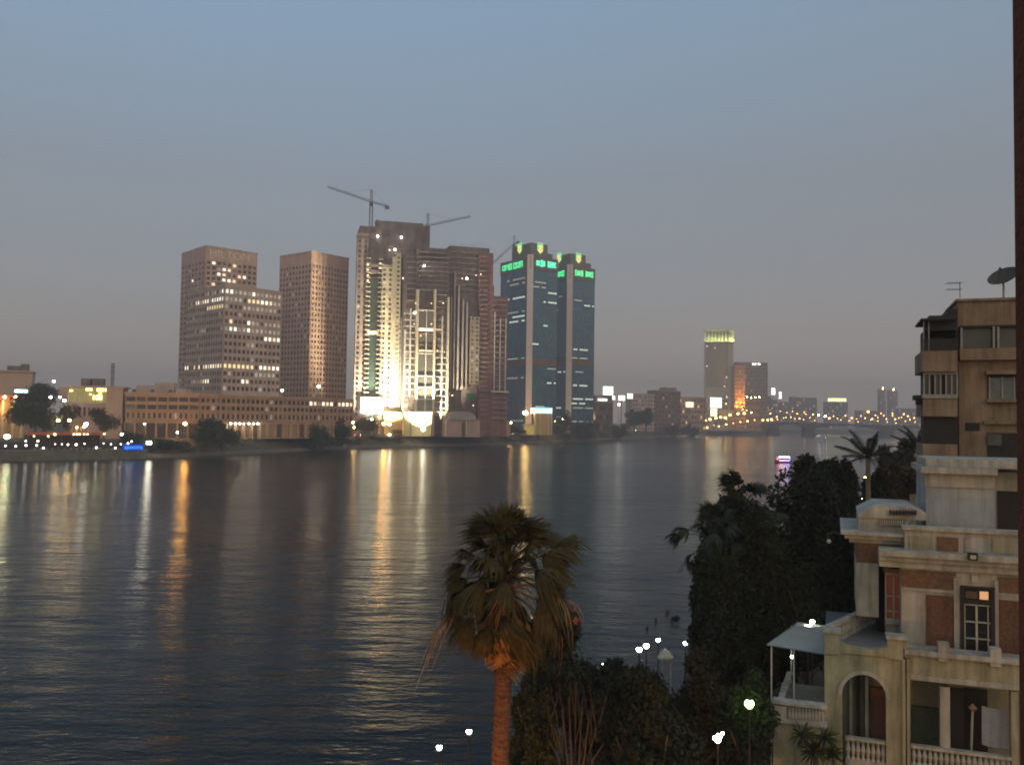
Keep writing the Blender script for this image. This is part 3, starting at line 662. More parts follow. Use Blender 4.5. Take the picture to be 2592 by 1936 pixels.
NL = {1: (2, 7, LO), 2: (3, 7, LO), 5: (1, 7, LW), 8: (2, 7, LG), 9: (3, 7, LW), 10: (3, 7, LW), 18: (2, 7, LW), 19: (2, 7, LW), 22: (1, 7, LO), 31: (3, 7, LG)}
NR = {2: (0, 6, LG), 3: (0, 5, LG), 4: (7, 10, LW), 6: (5, 10, LW), 11: (5, 6, LW), 15: (0, 2, LW), 19: (0, 2, LG), 20: (7, 10, LG), 23: (7, 10, LW), 28: (2, 5, LG)}
T1 = glass_tower((1343, 648), 1268, 1412, 795, 34, 'left blue-green glass tower with pale corner stripe and green neon sign', (1303, 1392, 614), ((1316, 629), (1367, 629)), NL, NR,
            (('L', 1272, 660, 1297, 658, 6.2, M_NEON_G, 3), ('L', 1300, 657, 1324, 655, 6.2, M_NEON_G, 3), ('R', 1358, 655, 1409, 662, 6.0, M_NEON_C, 9)))
NL2 = {3: (2, 5, LG), 6: (0, 3, LG), 20: (4, 7, LW), 25: (0, 3, LW), 28: (1, 5, LW), 30: (1, 5, LG)}
NR2 = {4: (1, 4, LG), 5: (6, 10, LW), 15: (1, 7, LW), 17: (0, 7, LW), 20: (2, 6, LG), 23: (1, 7, LW), 26: (0, 10, LW), 27: (0, 6, LW), 28: (0, 10, LG), 31: (0, 10, LG)}
T2 = glass_tower((1443, 673), 1396, 1506, 850, 34, 'right, slightly shorter-looking blue-green glass tower with pale corner stripe', (1405, 1478, 641), ((1416, 653), (1464, 654)), NL2, NR2,
            (('L', 1411, 681, 1429, 680, 5.6, M_NEON_G, 3), ('R', 1456, 680, 1503, 687, 6.0, M_NEON_G, 9)))
# glass pavilion with blue fascia at their feet
C = at(1376, 1090, 745); fp = Frame((C.x, C.y), 25)
r = thing('entrance_pavilion', 'glass entrance pavilion with lit blue-white fascia before the twin glass towers', 'pavilion', (C.x, C.y, ZG))
q = MB(); fb(q, fp, 1354, 1032, 1398, 1046, -2, 6); q.build('fascia', glow('lit_fascia', (.75, .95, 1), .3), r)
q = MB(); fb(q, fp, 1354, 1031, 1392, 1034.5, -2.3, -2.05); q.build('blue_band', glow('blue_fascia_light', (.05, .62, .85), .3), r)
for x in (1355, 1366, 1388, 1396):
    q = MB(); fb(q, fp, x, 1046, x + 2, 1090, -1.8, -.6, ZG); q.build('column', M_CREAM, r)
q = MB(); fb(q, fp, 1356, 1046, 1397, 1090, 1, 5, ZG); q.build('glazing', mat('amber_pavilion_glass', (.12, .08, .03), .3, .2, .3, emit=(1, .6, .18), es=.03, sample=False), r)
# kiosk row glowing yellow beside it
r = thing('lit_kiosk', 'small yellow-lit kiosk on the pavement left of the entrance pavilion', 'kiosk', at(1338, 1090, 742).to_tuple()[:2] + (ZG,))
q = MB(); fb(q, fp, 1330, 1077, 1352, 1092, -3, 1, ZG); q.build('booth', mat('kiosk_yellow', (.5, .42, .12), .6, .1, .5, emit=(1, .75, .2), es=.05), r)
q = MB(); fb(q, fp, 1328, 1074, 1354, 1077, -4, 2); q.build('roof', M_CREAM, r)

# --- buildings down the corniche to the right
def block(name, label, cat, x0, y0, x1, D, ang, m, cols, rows, depth=18, lit=None, dark=M_BROWNGLASS, fw=.55, fh=.5, ztop_extra=None, budget=300, base=1085):
    C = at(x0, base, D); fr = Frame((C.x, C.y), ang)
    r = thing(name, label, cat, (C.x, C.y, ZG)); a1 = fr.hit(x1, (y0 + base) / 2)[0]; zt = fr.hit((x0 + x1) / 2, y0)[1]
    wl = MB(); wl.fbox(fr, 0, a1, 0, depth, ZG, zt)
    if cols: facade(r, wl, fr, 0, a1, 0, ZG + 1, zt - 1, cols, rows, fw, fh, dark, lit, depth=.5, budget=budget)
    wl.build('wall', m, r)
    q = MB(); q.fbox(fr, -.5, a1 + .5, -.9, depth + .4, zt, zt + .8); q.build('roof', M_TAN3, r)
    return r, fr, a1, zt
def panel(r, fr, x0, y0, x1, y1, b, m, name='sign_panel', frame=True):
    q = MB(); a0, a1, z0, z1 = fb(q, fr, x0, y0, x1, y1, b - .4, b); q.build(name, m, r)
    if frame:
        q = MB(); q.fbox(fr, a0 - .3, a1 + .3, b - .3, b + .1, z0 - .35, z0 - .02); q.fbox(fr, a0 - .3, a1 + .3, b - .3, b + .1, z1 + .02, z1 + .35); q.build('frame', M_METALG, r)
    return a0, a1, z0, z1
BILL = glow('billboard_white', (1, .97, .84), .5); BILL2 = glow('billboard_soft', (1, .9, .6), .35)
r, fr, a1, zt = block('showroom', 'dark low building with glowing white rooftop lettering right of the glass towers', 'building', 1482, 1018, 1550, 905, 34, mat('dark_brown_render', (.12, .095, .08), .9, .2, .2), 8, 3, fw=.7)
q = MB(); fb(q, fr, 1514, 1009, 1537, 1014.5, -.8, -.5); q.build('neon_sign', glow('white_rooftop_sign', (1, .92, .85), .6), r)
q = MB(); fb(q, fr, 1508, 1001, 1550, 1018, 3, 14, None); q.build('roof_storey', M_DKCONC, r)
def billboard(px0, py0, px1, py1, D, label, m=BILL, ang=30):
    p = at((px0 + px1) / 2, 1085, D); fr = Frame((p.x, p.y), ang); r = thing('billboard', label, 'billboard', (p.x, p.y, ZG), 'lit billboards')
    a0, a1, z0, z1 = panel(r, fr, px0, py0, px1, py1, 0, m)
    q = MB(); am = (a0 + a1) / 2; q.tube([fr.pt(am, .5, ZG), fr.pt(am, .5, z1)], .45, 8); q.build('post', M_METALG, r)
billboard(1527, 978, 1552, 1000, 930, 'largest white billboard just right of the glass towers')
billboard(1566, 1001, 1582, 1014, 960, 'square white billboard, middle of the three over the trees')
billboard(1588, 996, 1602, 1009, 990, 'small white billboard, right one of the three over the trees')
billboard(1547, 1002, 1557, 1012, 945, 'smallest white billboard touching the corner of the largest', BILL)
billboard(1736, 1017, 1756, 1031, 1180, 'soft white billboard on the orange-lit block left of the crowned tower', BILL2)
billboard(1798, 1006, 1827, 1032, 1270, 'big white billboard at the foot of the crowned tower')
billboard(1799, 1034, 1815, 1053, 1262, 'tall yellow-white lightbox directly under the big billboard', glow('lightbox_yellow', (1, .9, .45), .6))
block('apartment_block', 'grey hazy apartment block above the tree right of the billboards', 'building', 1600, 998, 1660, 1120, 20, M_TAN3, 8, 9)
block('apartment_block', 'brown apartment block with rooftop scrub, left of the orange-lit block', 'building', 1658, 990, 1722, 1130, 26, mat('brown_brick_render', (.2, .125, .09), .9, .2, .2), 8, 9)
block('apartment_block', 'orange-lit lower block between brown block and crowned tower', 'building', 1718, 1006, 1786, 1185, 26, M_SAND, 9, 6, lit=lambda i, j: L_ORANGE if (i * 5 + j * 3) % 11 == 0 else None)
block('apartment_block', 'thin far tower standing over the brown block', 'building', 1684, 982, 1712, 1260, 20, M_RAW, 4, 8)
# ministry tower with flared crown
C = at(1783, 1085, 1400); fm = Frame((C.x, C.y), -11)
r = thing('crowned_tower', 'tall pale tower with green-lit flared colonnade crown', 'tower', (C.x, C.y, ZG))
aw = fm.hit(1856, 950)[0]; z1 = fm.hit(1820, 866)[1]; M_PALE = mat('pale_tower_stone', (.46, .42, .33), .85, .08, .06)
wl = MB(); wl.fbox(fm, 0, aw, 0, 34, ZG, z1); fx0, fx1 = fm.hit(1787, 950)[0], fm.hit(1842, 950)[0]
facade(r, wl, fm, fx0, fx1, 0, fm.hit(1815, 980)[1], z1 - 2, 11, 24, .62, .55, M_BROWNGLASS, lambda i, j: L_WHITE if (i, j) in {(0, 1), (4, 2), (0, 12), (10, 18), (9, 23)} else None, depth=.7, vary=False)
zl = fm.hit(1815, 1000)[1]; facade(r, wl, fm, fx0, fx1, 0, ZG + 9, zl, 11, 8, .62, .55, M_BROWNGLASS, lambda i, j: L_WHITE if (i, j) in {(10, 0), (10, 6)} else None, depth=.7)
wl.fbox(fm, fx1, aw, -1.2, 0, ZG, z1); wl.fbox(fm, 0, fx0, -1.2, 0, ZG, z1)
wl.build('wall', M_PALE, r)
zc = fm.hit(1820, 836)[1]; CRN = mat('crown_lit_stone', (.6, .56, .36), .7, .1, .2)
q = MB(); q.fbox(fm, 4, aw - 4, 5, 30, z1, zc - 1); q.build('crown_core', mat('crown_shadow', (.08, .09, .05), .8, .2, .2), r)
for k in range(9):
    q = MB(); a = .8 + (aw - 1.6) * k / 8; wd = .55 if k < 8 else 3.0
    base = fm.pt(a, 1.2, z1); q.prism([fm.pt(a - wd, 0, z1), fm.pt(a + wd, 0, z1), fm.pt(a + wd, 0, zc - 4), fm.pt(a + wd * 2.0, -1.4, zc), fm.pt(a - wd * 2.0, -1.4, zc), fm.pt(a - wd, 0, zc - 4)], fm.v * 2.2); q.build('crown_column', CRN, r)
q = MB(); q.fbox(fm, -.5, aw + .5, -4.2, -.02, z1 - .6, z1 + .5); q.build('uplight_shield', M_PALE, r)  # added shelf, keeps the crown uplights from spilling down the facade
q = MB(); q.fbox(fm, -1.5, aw + 1.5, -1.8, 34, zc, zc + 1.6); q.build('crown_rim', CRN, r)
for k in range(8):
    a = 1.5 + (aw - 3) * (k + .5) / 8; li = bpy.data.lights.new('crown_uplight', 'POINT'); li.energy = 900; li.color = (.9, 1, .5); li.shadow_soft_size = .5
    lo = bpy.data.objects.new('crown_uplight', li); col.objects.link(lo); lo.parent = r; lo.location = fm.pt(a, -2.5, z1 + 2.5) - Vector(r['_o'])
    q = MB(); q.box(-.4, .4, -.4, .4, -.3, .3); fx = q.build('uplight_housing', M_METALG, r, origin=fm.pt(a, -3.4, z1 + 1.2))
q = MB()
for k in range(7): fb(q, fm, 1822 + k * 6, 1043, 1825 + k * 6, 1062, -9, -7)
fb(q, fm, 1820, 1040, 1866, 1044, -9.4, -6); q.build('arcade', mat('glowing_arcade_stone', (.5, .38, .2), .8, .1, .2, emit=(1, .55, .12), es=.05), r)  # lamplight on the arches put in as a glow of the stone
r, fr, a1, zt = block('apartment_block', 'slim tower washed in orange light beside the crowned tower', 'building', 1859, 926, 1886, 1380, 12, mat('orange_washed_render', (.5, .3, .16), .85, .1, .2), 5, 16, lit=lambda i, j: L_ORANGE if i == 2 and j == 6 else None)
for k, (bx, bz) in enumerate(((3, 12), (8, 12), (13, 12))):
    p = fr.pt(bx, -7, ZG + 26); li = bpy.data.lights.new('wall_washer', 'SPOT'); li.energy = 42000; li.color = (1, .42, .1); li.spot_size = R(58); li.spot_blend = .9; li.shadow_soft_size = .4
    lo = bpy.data.objects.new('wall_washer', li); col.objects.link(lo); lo.parent = r; lo.location = p - Vector(r['_o']); d = (fr.pt(bx + 1, 0, ZG + 62) - p).normalized(); lo.rotation_euler = (-d).to_track_quat('Z', 'Y').to_euler()
    q = MB(); q.box(-.5, .5, -.5, .5, -.4, .4); q.tube([(0, .2, -.3), (0, 7.4, -2)], .1, 5); q.build('washer_housing', M_METALG, r, origin=p - d * .9)
r, fr, a1, zt = block('hotel_tower', 'broad hazy grey tower with tiny white sign at its top, behind the orange tower', 'tower', 1866, 918, 1943, 1460, 6, mat('hazy_grey_render', (.26, .215, .19), .9, .1, .1), 12, 18)
q = MB()
for k in range(6):
    if k == 3: continue
    a0, a1_, z0, z1 = fr.rect(1904 + k * 3.6, 919 + (k % 2), 1906.6 + k * 3.6, 924, -.6); q.fbox(fr, a0, a1_, -.9, -.6, z0, z1)
q.build('sign', glow('tiny_white_sign', (1, .96, .9), .9), r)
r, fr, a1, zt = block('low_block', 'low block with string of roof lamps below the hazy grey tower', 'building', 1866, 1009, 1925, 1400, 6, M_SAND, 10, 4)
for k in range(6):
    q = MB(); q.sphere(fr.pt(2 + k * (a1 - 4) / 5, -.4, zt + 1.6 + (k % 3) * .6), .8); q.build('roof_lamp', LAMP_AMBER, r)
FARM = mat('far_hazy_render', (.2, .16, .14), .9, .1, .05)
far = [(1926, 1004, 1952, 1560, 'narrow striped block at the bridge end, ringed with light bands'), (1945, 1012, 1968, 1900, 'far block below two white slit signs'), (1975, 1018, 2003, 2100, 'far pinkish block behind the middle of the bridge, left of the dark wide one'),
       (2003, 1005, 2022, 2150, 'far slim slab joined to the wide dark block behind the bridge'), (2022, 1007, 2068, 2150, 'wide dark far block behind the bridge'), (2090, 1018, 2146, 2300, 'far block under the yellow-green light strip'),
       (2170, 1040, 2225, 2300, 'low far block left of the faint lattice towers'), (2228, 985, 2242, 2500, 'faint far tower with lamp on top, left of the pair'), (2252, 988, 2272, 2520, 'faint far tower with lamp on top, right of the pair'), (2275, 1034, 2330, 2200, 'low far block at the right end of the bridge')]
for k, (x0, y0, x1, D, lb) in enumerate(far):
    rr_, fr, a1, zt = block('far_block', lb, 'building', x0, y0, x1, D, 0, FARM, max(3, int((x1 - x0) / 5)), max(3, int((1070 - y0) / 6)), lit=lambda i, j, k=k: L_ORANGE if (i * 7 + j * 5 + k) % 9 == 0 else None, budget=40, base=1075)
    if k == 0:
        for j in range(4):
            z = ZG + 14 + j * 7; q = MB(); q.fbox(fr, 0, a1, -1.0, -.55, z, z + 1.0); q.build('light_band', glow('amber_light_band', (1, .72, .4), .12), rr_)
    if k == 1:
        for x, y, x2, y2 in ((1953, 982, 1962, 999), (1972, 992, 1978, 1009)): panel(rr_, fr, x, y, x2, y2, -1, glow('slit_sign_white', (.92, 1, .95), .9), 'slit_sign', False)
        q = MB(); fb(q, fr, 1955, 999, 1957, 1014, -.9, -.3); fb(q, fr, 1974, 1009, 1976, 1040, -.9, -.3); q.build('sign_mast', M_METALG, rr_)
    if k == 5: panel(rr_, fr, 2096, 1008, 2142, 1016, -1, glow('yellow_green_strip', (.85, 1, .35), .8), 'light_strip', False)
    if k in (7, 8):
        q = MB(); q.sphere(fr.pt(a1 / 2, -1, zt + 2.5), 1.8); q.build('beacon', LAMP_AMBER, rr_)

# --- bridge
C = at(2050, 1090, 1450); fg = Frame((C.x, C.y), -4)
r = thing('road_bridge', 'long low arched road bridge crossing the river in the distance', 'bridge', (C.x, C.y, 0))
def deckz(px): return fg.hit(px, 1071 + (px - 2050) * .030 + max(0, 1960 - px) * .16, 0)[1]
xs = [1790, 1960, 2050, 2250, 2450, 2650, 2850]
q = MB(); BD = mat('bridge_concrete', (.05, .036, .033), .9, .2, .05)
for i in range(len(xs) - 1):
    n = 14
    for k in range(n):
        xa, xb = xs[i] + (xs[i + 1] - xs[i]) * k / n, xs[i] + (xs[i + 1] - xs[i]) * (k + 1) / n
        a0, a1 = fg.hit(xa, 1085, 0)[0], fg.hit(xb, 1085, 0)[0]
        dep = lambda t: 2.6 + 7.5 * abs(2 * t - 1) ** 2.2 if i >= 1 else 9
        za, zb = deckz(xa), deckz(xb)
        q.prism([fg.pt(a0, 0, za), fg.pt(a1, 0, zb), fg.pt(a1, 0, zb - dep((k + 1) / n)), fg.pt(a0, 0, za - dep(k / n))], fg.v * 22)
q.build('deck', BD, r)
for x in xs[1:]:
    a = fg.hit(x, 1085, 0)[0]; q = MB(); q.fbox(fg, a - 8, a + 8, 1, 21, -1.5, deckz(x) - 6); q.fbox(fg, a - 10, a + 10, -1, 23, -1.5, 2.6); q.build('pier', BD, r)
q = MB()
for i in range(len(xs) - 1):
    a0, a1 = fg.hit(xs[i], 1085, 0)[0], fg.hit(xs[i + 1], 1085, 0)[0]; z0, z1 = deckz(xs[i]), deckz(xs[i + 1])
    for bb in (.1, 21.5): q.prism([fg.pt(a0, bb, z0 + .02), fg.pt(a1, bb, z1 + .02), fg.pt(a1, bb, z1 + 1.1), fg.pt(a0, bb, z0 + 1.1)], fg.v * .4)
q.build('railing', M_DKCONC, r)

# --- left edge buildings
r, fr, a1, zt = block('beige_building', 'plain peach-coloured blank-walled building at the far left edge', 'building', -40, 941, 80, 470, 24, mat('peach_render', (.48, .34, .26), .9, .08, .1), 0, 0)
q = MB(); fb(q, fr, 18, 926, 72, 942, 3, 9); fb(q, fr, 53, 921, 72, 930, 3, 8.6); q.build('roof_hut', M_DKCONC, r)
C = at(-30, 1060, 425); fr = Frame((C.x, C.y), 30)
r = thing('riverside_restaurant', 'amber-lit restaurant with red awning and cyan sign at the left edge', 'restaurant', (C.x, C.y, ZG))
q = MB(); fb(q, fr, -60, 1010, 62, 1075, 2, 14, ZG); q.build('wall', mat('amber_render', (.5, .34, .16), .9, .1, .2), r)
q = MB(); fb(q, fr, -60, 1000, 66, 1010, -3, 2); q.build('awning', mat('red_awning', (.25, .06, .035), .8, .15, 1), r)
q = MB(); fb(q, fr, 37, 986, 70, 994, -1.2, -.8); q.build('neon_sign', glow('cyan_sign', (.35, .95, 1), .8), r)
q = MB(); fb(q, fr, 36, 994, 71, 1000, -1.4, -1); fb(q, fr, 38, 980, 40, 1000, -.8, -.5); q.build('sign_frame', M_DKMETAL, r)
for x in (-20, 5, 30, 52):
    q = MB(); fb(q, fr, x, 1012, x + 5, 1068, -1.2, 0, ZG); q.build('column', M_CREAM, r)
for x in (-8, 12, 40):
    q = MB(); a, z = fr.hit(x, 1005, -3.3); q.sphere(fr.pt(a, -3.4, z), .5); q.build('awning_lamp', LAMP_AMBER, r)
    li = bpy.data.lights.new('awning_light', 'POINT'); li.energy = 250; li.color = (1, .6, .22); li.shadow_soft_size = .3; lo = bpy.data.objects.new('awning_light', li); col.objects.link(lo); lo.parent = r; lo.location = fr.pt(a, -3.2, z - 4) - Vector(r['_o'])
C = at(168, 1060, 440); fr = Frame((C.x, C.y), 14)
r = thing('terrace_building', 'pinkish building with yellow-lit open top storey behind the left trees', 'building', (C.x, C.y, ZG))
wl = MB(); fb(wl, fr, 168, 1020, 270, 1085, 0, 14, ZG); fb(wl, fr, 168, 976, 272, 981, -1, 14); fb(wl, fr, 150, 979, 176, 1020, 10, 14); a0, a1, z0, z1 = fr.rect(172, 1026, 268, 1058, 0)
facade(r, wl, fr, a0, a1, 0, z0, z1, 8, 1, .55, .7, M_BROWNGLASS, depth=.5); wl.build('wall', mat('pinkish_wall', (.40, .27, .23), .9, .1, .2), r)
wl = MB(); fb(wl, fr, 268, 981, 310, 1085, -1.5, 13, ZG); fb(wl, fr, 262, 978, 318, 982, -2, 13.4); wl.build('side_wall', mat('peach_side_wall', (.46, .32, .24), .9, .08, .2), r)
q = MB(); fb(q, fr, 172, 982, 268, 1018, 6, 7); q.build('glazing', mat('yellow_lit_glazing', (.12, .1, .04), .5, .3, .5, emit=(1, .85, .25), es=.045, sample=False), r)
for x0, y0, x1, y1 in ((217, 982, 233, 989), (245, 982, 271, 991), (235, 1000, 258, 1012), (176, 986, 184, 991), (250, 994, 256, 999), (226, 996, 231, 1000)):
    q = MB(); fb(q, fr, x0, y0, x1, y1, 4, 4.5); q.build('ceiling_lamp', glow('yellow_ceiling_light', (1, .88, .25), .7), r)
for x in (172, 192, 214, 240, 262):
    q = MB(); fb(q, fr, x, 981, x + 2, 1020, -.6, 0); q.build('post', M_TAN3, r)
q = MB(); fb(q, fr, 205, 958, 230, 975, 3, 9); fb(q, fr, 233, 958, 261, 975, 3, 9); q.build('roof_plant', M_DKCONC, r)
p = at(284, 985, 448); r = thing('antenna_mast', 'thin lattice antenna mast on the roof left of the low sandy building', 'antenna', p)
q = MB(); t = at(284, 919, 448); t.x, t.y = p.x, p.y; lattice(q, p, t, 1.0, 14, .1); q.build('mast', M_CRANE, r)
q = MB()
for k in range(3): q.box(p.x - 1.2, p.x + 1.2, p.y - .1, p.y + .1, t.z - 2 - 3 * k, t.z - 1.8 - 3 * k)
q.build('aerial', M_CRANE, r)
r = thing('garden_pavilion', 'small lit orange dome-roofed pavilion among the left bank trees', 'pavilion', at(195, 1080, 402).to_tuple()[:2] + (ZG,))
c = at(195, 1078, 402); q = MB(); q.lathe((c.x, c.y, c.z), [(2.6, 0), (2.7, 1.2), (2.2, 2.4), (1.3, 3.3), (.3, 3.9)], 12); q.build('roof', mat('orange_dome', (.45, .28, .12), .8, .1, .5), r)
q = MB()
for k in range(6): w_ = k * math.pi / 3; p = Vector((c.x + 2.2 * math.cos(w_), c.y + 2.2 * math.sin(w_), 0)); q.tube([p + Vector((0, 0, ZG)), p + Vector((0, 0, c.z))], .15, 6)
q.build('post', M_CREAM, r)
q = MB(); q.sphere((c.x, c.y, c.z - .6), .4); q.build('lamp', LAMP_ORANGE, r)

# --- floating restaurant with sign
C = at(160, 1163, 366); fb_ = Frame((C.x, C.y), 42)
r = thing('floating_restaurant', 'long moored floating restaurant with red-lit roof and white globe lamps at the left bank', 'restaurant boat', (C.x, C.y, 0))
q = MB(); a0, a1, z0, z1 = fb_.rect(-60, 1142, 372, 1164, 0); q.fbox(fb_, a0, a1, 0, 11, -.8, z1); q.fbox(fb_, a0 - .3, a1 + .3, -.3, 11.3, z1, z1 + .35); q.build('hull', mat('weathered_hull', (.16, .16, .12), .9, .35, .3), r)
q = MB(); zd = z1 + .35
for k in range(34):
    a = a0 + (a1 - a0) * k / 33; q.fbox(fb_, a - .07, a + .07, -.15, 0, zd, zd + 1.1)
q.fbox(fb_, a0, a1, -.18, .03, zd + 1.1, zd + 1.25); q.fbox(fb_, a0, a1, -.16, .01, zd + .5, zd + .6); q.build('railing', M_DKMETAL, r)
ra0, ra1, rz0, rz1 = fb_.rect(70, 1094, 262, 1101, 5)
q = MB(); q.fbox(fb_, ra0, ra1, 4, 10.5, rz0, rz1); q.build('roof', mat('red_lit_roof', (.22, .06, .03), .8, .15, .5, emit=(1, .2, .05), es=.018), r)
q = MB()
for k in range(8):
    a = ra0 + (ra1 - ra0) * k / 7; q.fbox(fb_, a - .12, a + .12, 4.1, 4.35, zd, rz0)
q.build('post', M_DKMETAL, r)
q = MB(); q.fbox(fb_, ra0, ra1, 9.4, 9.7, zd, rz0); q.build('back_screen', mat('dark_screen', (.05, .035, .025), .9, .2, .5), r)
for k in range(12):
    a = ra0 + 2 + (ra1 - ra0 - 4) * k / 11; q = MB(); q.lathe(fb_.pt(a, 2.6, zd), [(.08, 0), (.08, .7), (.75, .72), (.75, .8)], 8); q.build('dining_table', M_WHITE, r)
for x, y, m, s in ((14, 1128, 0, .5), (40, 1129, 0, .5), (66, 1127, 0, .55), (65, 1116, 0, .4), (93, 1127, 0, .5), (96, 1116, 1, .55), (110, 1134, 0, .5), (172, 1125, 0, .5), (193, 1125, 0, .7), (214, 1123, 0, .35), (244, 1133, 0, .6), (281, 1124, 0, .35), (292, 1134, 0, .5), (306, 1124, 0, .4), (324, 1122, 0, .55), (333, 1117, 0, .45), (139, 1099, 1, .6), (122, 1104, 1, .45), (187, 1099, 1, .45), (195, 1099, 1, .5), (202, 1099, 1, .45), (213, 1099, 1, .4), (222, 1099, 1, .4), (264, 1098, 1, .5), (86, 1104, 1, .4), (140, 1124, 0, .3), (157, 1124, 0, .3), (262, 1122, 0, .3)):
    a, z = fb_.hit(x, y, -.3 if y > 1110 else 3.4); q = MB(); q.sphere(fb_.pt(a, -.3 if y > 1110 else 3.4, z), s * .62, 8, 6); q.build('globe_lamp', (GLOBE_W, GLOBE_A)[m], r)
sg = bpy.data.objects.new('sign', None); col.objects.link(sg); sg.parent = r; p = fb_.pt(0, 0, 0); sg.location = (0, 0, 0); sg['_o'] = r['_o']
a0, a1, z0, z1 = fb_.rect(311, 1124, 363, 1140, -.5)
q = MB(); q.fbox(fb_, a0, a1, -.6, -.35, z0, z1); q.build('sign_board', mat('blue_sign_board', (.01, .02, .25), .6, 0, emit=(.0, .05, 1), es=.10), sg)
ob = lettering(r, 'spectra', fb_, a0 + .5, a1 - .5, (z0 + z1) / 2 + .1, (z1 - z0) * .6, -.75, mat('cyan_letters', (.05, .2, .3), .6, 0, emit=(.08, .6, 1), es=.22), ext=.05); ob.parent = sg
q = MB(); fb(q, fb_, 372, 1117, 383, 1124, .5, 1.0) ; q.build('lightbox', LAMP_WHITE, r)
# ================================================================== TREES OF THE FAR BANK
import numpy as np
def leaf_cloud(clumps, n, size, seed, flat=.0, thin=.45):
    """clumps: (cx,cy,cz,rx,ry,rz); returns an MB of small random leaf faces filling their volume, denser at the skin"""
    g = np.random.default_rng(seed); c = np.array(clumps, float)
    wgt = (c[:, 3] * c[:, 4] + c[:, 4] * c[:, 5] + c[:, 3] * c[:, 5]); k = g.choice(len(c), n, p=wgt / wgt.sum())
    d = g.normal(size=(n, 3)); d /= np.linalg.norm(d, axis=1)[:, None]; rad = g.random(n) ** .42; rad = np.where(g.random(n) < .1, rad * g.uniform(1.0, 1.35, n), rad)
    P = c[k, :3] + d * c[k, 3:] * rad[:, None] + g.normal(size=(n, 3)) * size * .4
    a = g.normal(size=(n, 3)) + d * .3; a /= np.linalg.norm(a, axis=1)[:, None]
    b_ = np.cross(a, g.normal(size=(n, 3))); b_ /= np.linalg.norm(b_, axis=1)[:, None]
    s = size * (.45 + 1.1 * g.random(n) ** 1.5)[:, None]
    V = np.stack([P - a * s, P + b_ * s * thin, P + a * s, P - b_ * s * thin], 1).reshape(-1, 3)
    q = MB(); q.v = V.tolist(); q.f = [(i, i + 1, i + 2, i + 3) for i in range(0, 4 * n, 4)]; return q
def clump_set(c, rx, ry, rz, n, seed, sub=.45):
    g = random.Random(seed); out = [(c[0], c[1], c[2], rx * .6, ry * .6, rz * .62)]
    for _ in range(int(n * 1.7)):
        while True:
            x, y, z = g.uniform(-1, 1), g.uniform(-1, 1), g.uniform(-.9, 1)
            if .3 < x * x + y * y + z * z < 1: break
        s = sub * g.uniform(.45, 1.05); out.append((c[0] + x * rx * (1.02 - s * .5), c[1] + y * ry * (1.02 - s * .5), c[2] + z * rz * (1.02 - s * .5), rx * s, ry * s, rz * s))
    return out
def broad_tree(name, label, base, top_z, rx, ry, m, n, size, seed, cat='tree', group=None, clumps=9, crown_base=None, trunk_r=None):
    base = Vector(base); H = top_z - base.z; cb = crown_base if crown_base is not None else base.z + H * .22
    r = thing(name, label, cat, base, group); g = random.Random(seed)
    cz, rz = (top_z + cb) / 2, (top_z - cb) / 2; tr = trunk_r or H * .028
    q = MB(); q.tube([base, base + Vector((g.uniform(-.2, .2), 0, (cb - base.z) * .6)), (base.x + g.uniform(-.3, .3), base.y, cz)], [tr * 1.3, tr, tr * .6], 8)
    for k in range(6):
        w_ = k * 1.05 + g.random(); z = cb + (cz - cb) * g.random()
        q.tube([(base.x, base.y, z - H * .05), (base.x + math.cos(w_) * rx * .35, base.y + math.sin(w_) * ry * .35, z + H * .06), (base.x + math.cos(w_) * rx * .7, base.y + math.sin(w_) * ry * .7, z + H * .2)], [tr * .5, tr * .35, tr * .12], 6)
    q.build('trunk', M_TRUNK, r)
    leaf_cloud(clump_set((base.x, base.y, cz), rx, ry, rz, clumps, seed), n, size, seed).build('crown', m, r); return r
def far_tree(x0, y0, x1, D, label, m=M_LEAF_FAR, n=1500, size=.75, seed=1, z=ZG, y1=None):
    p = at((x0 + x1) / 2, 1080, D); rx = (x1 - x0) / 2 / F * D * 1.2; top = at((x0 + x1) / 2, y0 - 2, D).z; n = int(n * 1.8)
    cb = at((x0 + x1) / 2, y1, D).z if y1 else None
    broad_tree('tree', label, (p.x, p.y, z), top, rx, rx * .85, m, n, size, seed, 'tree', 'trees along the far bank', crown_base=cb)
far_tree(32, 996, 148, 402, 'large round dark tree at the left, before the amber restaurant', seed=11, n=2600, z=5, y1=1094)
far_tree(72, 966, 152, 455, 'dark tree crown between peach building and lit terrace building', seed=12, y1=1030)
far_tree(150, 1012, 196, 425, 'thin tree before the pinkish building', M_LEAF_DRY, 700, seed=13)
far_tree(228, 1030, 300, 408, 'sparse brownish tree in front of the peach side wall', M_LEAF_DRY, 800, seed=14)
far_tree(498, 1058, 592, 418, 'dense round dark tree beside the bright entrance canopy', seed=15, n=2600, z=3, y1=1142)
far_tree(776, 1062, 846, 505, 'wide dark tree, left of the pair below the brown residential tower', seed=16, n=1800, z=4, y1=1138)
far_tree(826, 1064, 888, 520, 'wide dark tree, right of the pair below the brown residential tower', seed=17, n=1800, z=4, y1=1130)
far_tree(896, 1062, 962, 590, 'brownish tree under the glowing site screen', M_LEAF_DRY, 1200, seed=18)
far_tree(1404, 1040, 1462, 795, 'dark tree before the foot of the right glass tower', seed=19, n=1800, z=5, y1=1128)
far_tree(1450, 1052, 1508, 810, 'broad dark tree right of the glass towers, at the water', seed=20, n=1800, z=4, y1=1126)
far_tree(1582, 1034, 1628, 1000, 'tall tree under the small billboards', seed=21, size=1.1)
far_tree(1614, 1032, 1656, 1020, 'tall tree left of the brown apartment block', seed=22, size=1.1)
